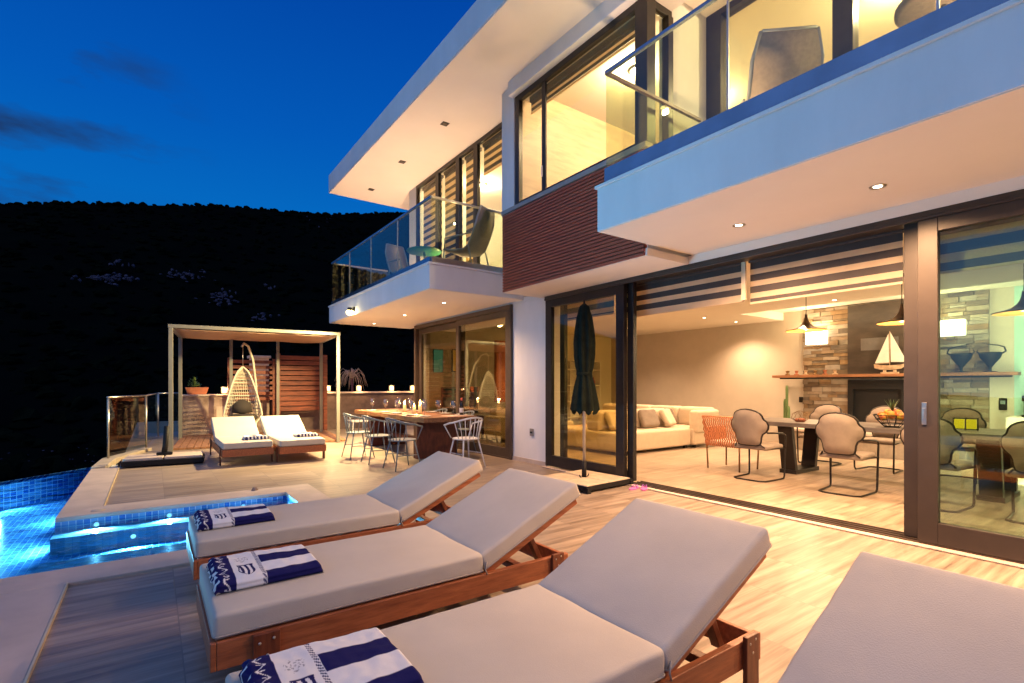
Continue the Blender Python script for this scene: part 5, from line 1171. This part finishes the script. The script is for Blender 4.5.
for k, (x, y, z) in enumerate(((1.54, 15.2, 1.062), (4.2, 15.2, 1.102), (5.11, 15.2, 1.102), (6.15, 15.2, 1.102), (6.86, 15.2, 1.102))):
    place(n0, k > 0, (x, y, z), 0, 'lit lantern ' + ('on the stone wall left of the hanging chair', 'on the terrace wall just right of the pergola post', 'on the terrace wall below the bare weeping tree', 'on the terrace wall midway to the house', 'on the terrace wall beside the house corner')[k])
    lamp('POINT', 'lantern_light', (x-0.02, y-0.20, z+0.14), 9, WARM2, 0.06)
# low uplight on stone wall
t = thing('ground_spot', 'small lit ground spot at the foot of the stone wall', 'spot lamp', (1.55, 14.75, 0.0)); MB().lathe([(0.0,0.04),(0.04,0.04),(0.05,0.0)], n=14).build('housing', dark_frame, t); MB().lathe([(0.0,0.047),(0.03,0.046),(0.032,0.041)], n=12).build('lens', lampglow, t)
lamp('SPOT', 'spot_light', (0, 0, 0.06), 10, WARM2, 0.03, Vector((0, 0.5, 1)).to_track_quat('-Z', 'Y').to_euler(), 120, 0.7, t)
# flower pot
t = thing('flower_pot', 'orange trough with a small green plant on the stone wall', 'flower pot', (0.93, 15.15, 1.062)); MB().add([(-0.20,-0.08,0),(0.20,-0.08,0),(0.20,0.08,0),(-0.20,0.08,0),(-0.25,-0.11,0.18),(0.25,-0.11,0.18),(0.25,0.11,0.18),(-0.25,0.11,0.18)], [(0,3,2,1),(4,5,6,7),(0,1,5,4),(1,2,6,5),(2,3,7,6),(3,0,4,7)]).build('trough', terracotta, t, bevel=0.008)
b = MB()
for i in range(90):
    a = random.uniform(0, 6.28); q = random.uniform(0, 0.13); z = 0.18+random.uniform(0, 0.28)*(1-q/0.2); c = Vector((-0.05+q*math.cos(a), q*0.5*math.sin(a), z)); d = Vector((math.cos(a), math.sin(a), 0.8)).normalized()*0.07; w = d.cross(Vector((0,0,1))).normalized()*0.018
    b.add([c, c+d*0.5+w, c+d, c+d*0.5-w], [(0,1,2,3)])
b.build('leaves', leaf_isl, t)
# wood screen fence
t = thing('screen_fence', 'tall reddish slatted wood screen with closely set boards', 'fence', (2.75, 14.65, 0))
b = MB(); zz = 0.60
for k in range(11): b.box(0.03, 1.22, -0.012, 0.012, zz, zz+0.115); zz += 0.138
b.build('slats', fencewood, t, bevel=0.003)
b = MB()
for x in (0.0, 1.22): MB().box(x-0.05, x+0.05, -0.03, 0.04, 0, 2.14).build('post', fencewood, t)
t = thing('screen_fence', 'open slatted wood screen behind the hanging chair', 'fence', (1.62, 14.78, 0))
b = MB(); zz = 0.9
for k in range(8): b.box(0.0, 1.06, -0.012, 0.012, zz, zz+0.085); zz += 0.138
b.build('slats', fencewood, t, bevel=0.003)
for x in (0.0, 1.06): MB().box(x-0.045, x+0.045, -0.03, 0.03, 0, 2.0).build('post', fencewood, t)
t = thing('stone_pillar', 'pale capped chimney stub showing above the open screen', 'pillar', (2.45, 15.7, 0)); MB().box(-0.22, 0.22, -0.2, 0.2, 0, 2.05).build('shaft', capstone, t, bevel=0.01); MB().box(-0.27, 0.27, -0.25, 0.25, 2.051, 2.12).build('cap', capstone, t, bevel=0.01)
# chair behind beds
# hanging egg chair
t = thing('hanging_chair', 'white rattan egg chair hanging from a curved stand', 'hanging chair', (1.72, 13.2, 0))
b = MB()
def egg(a, v):   # a angle around, v 0 bottom..1 top
    z = 0.42+1.30*v; r = 0.36*(1-v)**0.6*min(1.0, 0.62+v*2.6)+0.008
    return Vector((1.22*r*math.cos(a), r*0.8*math.sin(a), z))
A0, A1 = PI*-0.06, PI*1.06
for k in range(25): a = A0+(A1-A0)*k/24; b.tube([egg(a, v/14) for v in range(15)], 0.006, 5)
for k in range(17): v = 0.02+0.93*k/16; b.tube([egg(A0+(A1-A0)*j/20, v) for j in range(21)], 0.0075 if k % 4 else 0.012, 5)
b.build('basket', eggm, t)
b = MB(); b.tube([egg(A0, v/14) for v in range(15)][::1]+[egg(A1, v/14) for v in range(14, -1, -1)]+[Vector((-0.25, -0.18, 0.38)), Vector((0, -0.24, 0.36)), Vector((0.25, -0.18, 0.38))], 0.018, 8, closed=True); b.build('rim', eggm, t)
MB().lathe([(0.0, 0.46), (0.28, 0.48), (0.32, 0.56), (0.24, 0.62), (0.0, 0.64)], n=20).build('cushion', darkcush, t)
b = MB(); b.lathe([(0.0, 0.62), (0.22, 0.66), (0.20, 0.84), (0.06, 0.96), (0.0, 0.97)], (0, 0.12, 0), 14); b.build('back_cushion', darkcush, t)
b = MB(); b.tube([(0, 0, 1.72), (0, 0, 2.17)], 0.007, 6); b.build('chain', steel, t)
b = MB(); b.tube([(-0.02, 0.0, 2.19), (0.03, 0.06, 2.27), (0.14, 0.20, 2.22), (0.27, 0.40, 1.9), (0.36, 0.55, 1.3), (0.38, 0.6, 0.6), (0.34, 0.58, 0.05)], 0.026, 10); b.build('stand_arm', eggm, t)
b = MB(); b.tube([(0.34, 0.58, 0.03), (0.0, 0.45, 0.03), (-0.42, 0.2, 0.03), (-0.45, -0.3, 0.03)], 0.022, 8); b.tube([(0.34, 0.58, 0.03), (0.5, 0.2, 0.03), (0.48, -0.3, 0.03)], 0.022, 8); b.build('stand_foot', eggm, t)
# weeping bare tree beyond the wall
t = thing('weeping_tree', 'small bare weeping tree lit behind the terrace wall', 'tree', (5.35, 16.6, 0))
b = MB(); b.tube([(0,0,-0.3), (0.03,0,0.8), (0,0,1.55)], [0.05, 0.04, 0.03], 8); b.build('trunk', teak_d, t)
b = MB()
for k in range(34):
    a = 2*PI*k/34+random.uniform(-0.1, 0.1); R_ = random.uniform(0.22, 0.55); h = random.uniform(0.15, 0.42)
    P = [(R_*s*math.cos(a), R_*s*math.sin(a), 1.5+h*math.sin(s*PI*0.75)*1.1-(s**3)*random.uniform(0.35, 0.55)) for s in (0, 0.25, 0.5, 0.75, 0.9, 1.0)]
    b.tube(P, [0.010, 0.008, 0.007, 0.005, 0.004, 0.003], 5)
b.build('branches', paleWood, t)
# white covered furniture beyond
t = thing('patio_stool', 'small pale stool in front of the terrace wall', 'stool', (4.55, 13.6, 0)); MB().box(-0.22, 0.22, -0.2, 0.2, 0.30, 0.36).build('seat', porcelain, t, bevel=0.02)
for i in (-1, 1):
    for j in (-1, 1): MB().tube([(i*0.18, j*0.16, 0.30), (i*0.2, j*0.18, 0)], 0.012, 6).build('leg', paintwhite, t)

# ================================================================== BALCONY FURNITURE
def sling(loc, rz, label, sc=1.0):
    t = thing('sling_chair', label, 'chair', loc, rz, 'high backed sling chairs on the balconies'); t.scale = (sc, sc, sc)   # faces +X
    prof = [(0.32, 0.40), (0.10, 0.36), (-0.10, 0.36), (-0.20, 0.42), (-0.30, 0.62), (-0.38, 0.85), (-0.42, 1.05)]
    b = MB(); vs = []
    for i, (x, z) in enumerate(prof):
        w = 0.25*(1 if i < 6 else 0.80)
        vs += [(x, -w, z), (x, w, z)]
    b.add(vs, [(2*i, 2*i+1, 2*i+3, 2*i+2) for i in range(len(prof)-1)], 0, True); o = b.build('sling', slingm, t); q = o.modifiers.new('thick', 'SOLIDIFY'); q.thickness = 0.012
    for s in (-1, 1):
        b = MB(); b.tube([(x, s*0.26*(1 if i < 6 else 0.80), z) for i, (x, z) in enumerate(prof)], 0.016, 8); b.build('side_frame', slingframe, t)
        b = MB(); b.tube([(0.30, s*0.27, 0.40), (0.33, s*0.28, 0.0)], 0.013, 8); b.build('leg', slingframe, t)
        b = MB(); b.tube([(-0.20, s*0.27, 0.42), (-0.30, s*0.28, 0.0)], 0.013, 8); b.build('leg', slingframe, t)
        b = MB(); b.tube([(0.28, s*0.29, 0.40), (0.26, s*0.30, 0.58), (-0.28, s*0.29, 0.60)], 0.013, 8); b.build('armrest', slingframe, t)
    b = MB(); b.tube([(-0.42, -0.20, 1.05), (-0.42, 0.20, 1.05)], 0.016, 8); b.build('top_bar', slingframe, t)
    return t
sling((4.28, 7.30, 3.16), math.radians(115), 'grey sling chair at the near end of the left balcony', 0.95)
sling((4.05, 9.3, 3.16), math.radians(-80), 'sling chair farther along the left balcony beside the green table', 0.9)
sling((4.95, 2.60, 3.26), math.radians(48), 'grey sling chair on the right balcony behind the glass', 1.15)
t = thing('round_table', 'small round green table on the left balcony', 'table', (3.95, 8.25, 3.145)); MB().lathe([(0.0, 0.52), (0.30, 0.52), (0.31, 0.535), (0.30, 0.55), (0.0, 0.55)], n=28).build('top', greentab, t); MB().tube([(0,0,0.0), (0,0,0.52)], 0.02, 8).build('stem', slingframe, t); MB().lathe([(0.0,0),(0.18,0),(0.18,0.015),(0,0.02)], n=20).build('foot', slingframe, t)
t = thing('round_table', 'dark round table on the right balcony cut by the top edge', 'table', (4.38, 1.10, 3.255)); MB().lathe([(0.0, 0.62), (0.24, 0.62), (0.27, 0.64), (0.27, 0.67), (0.0, 0.68)], n=30).build('top', slingm, t); MB().tube([(0,0,0.0), (0,0,0.62)], 0.02, 8).build('stem', slingframe, t); MB().lathe([(0.0,0),(0.18,0),(0.18,0.015),(0,0.02)], n=20).build('foot', slingframe, t)
for k in range(3):
    pass
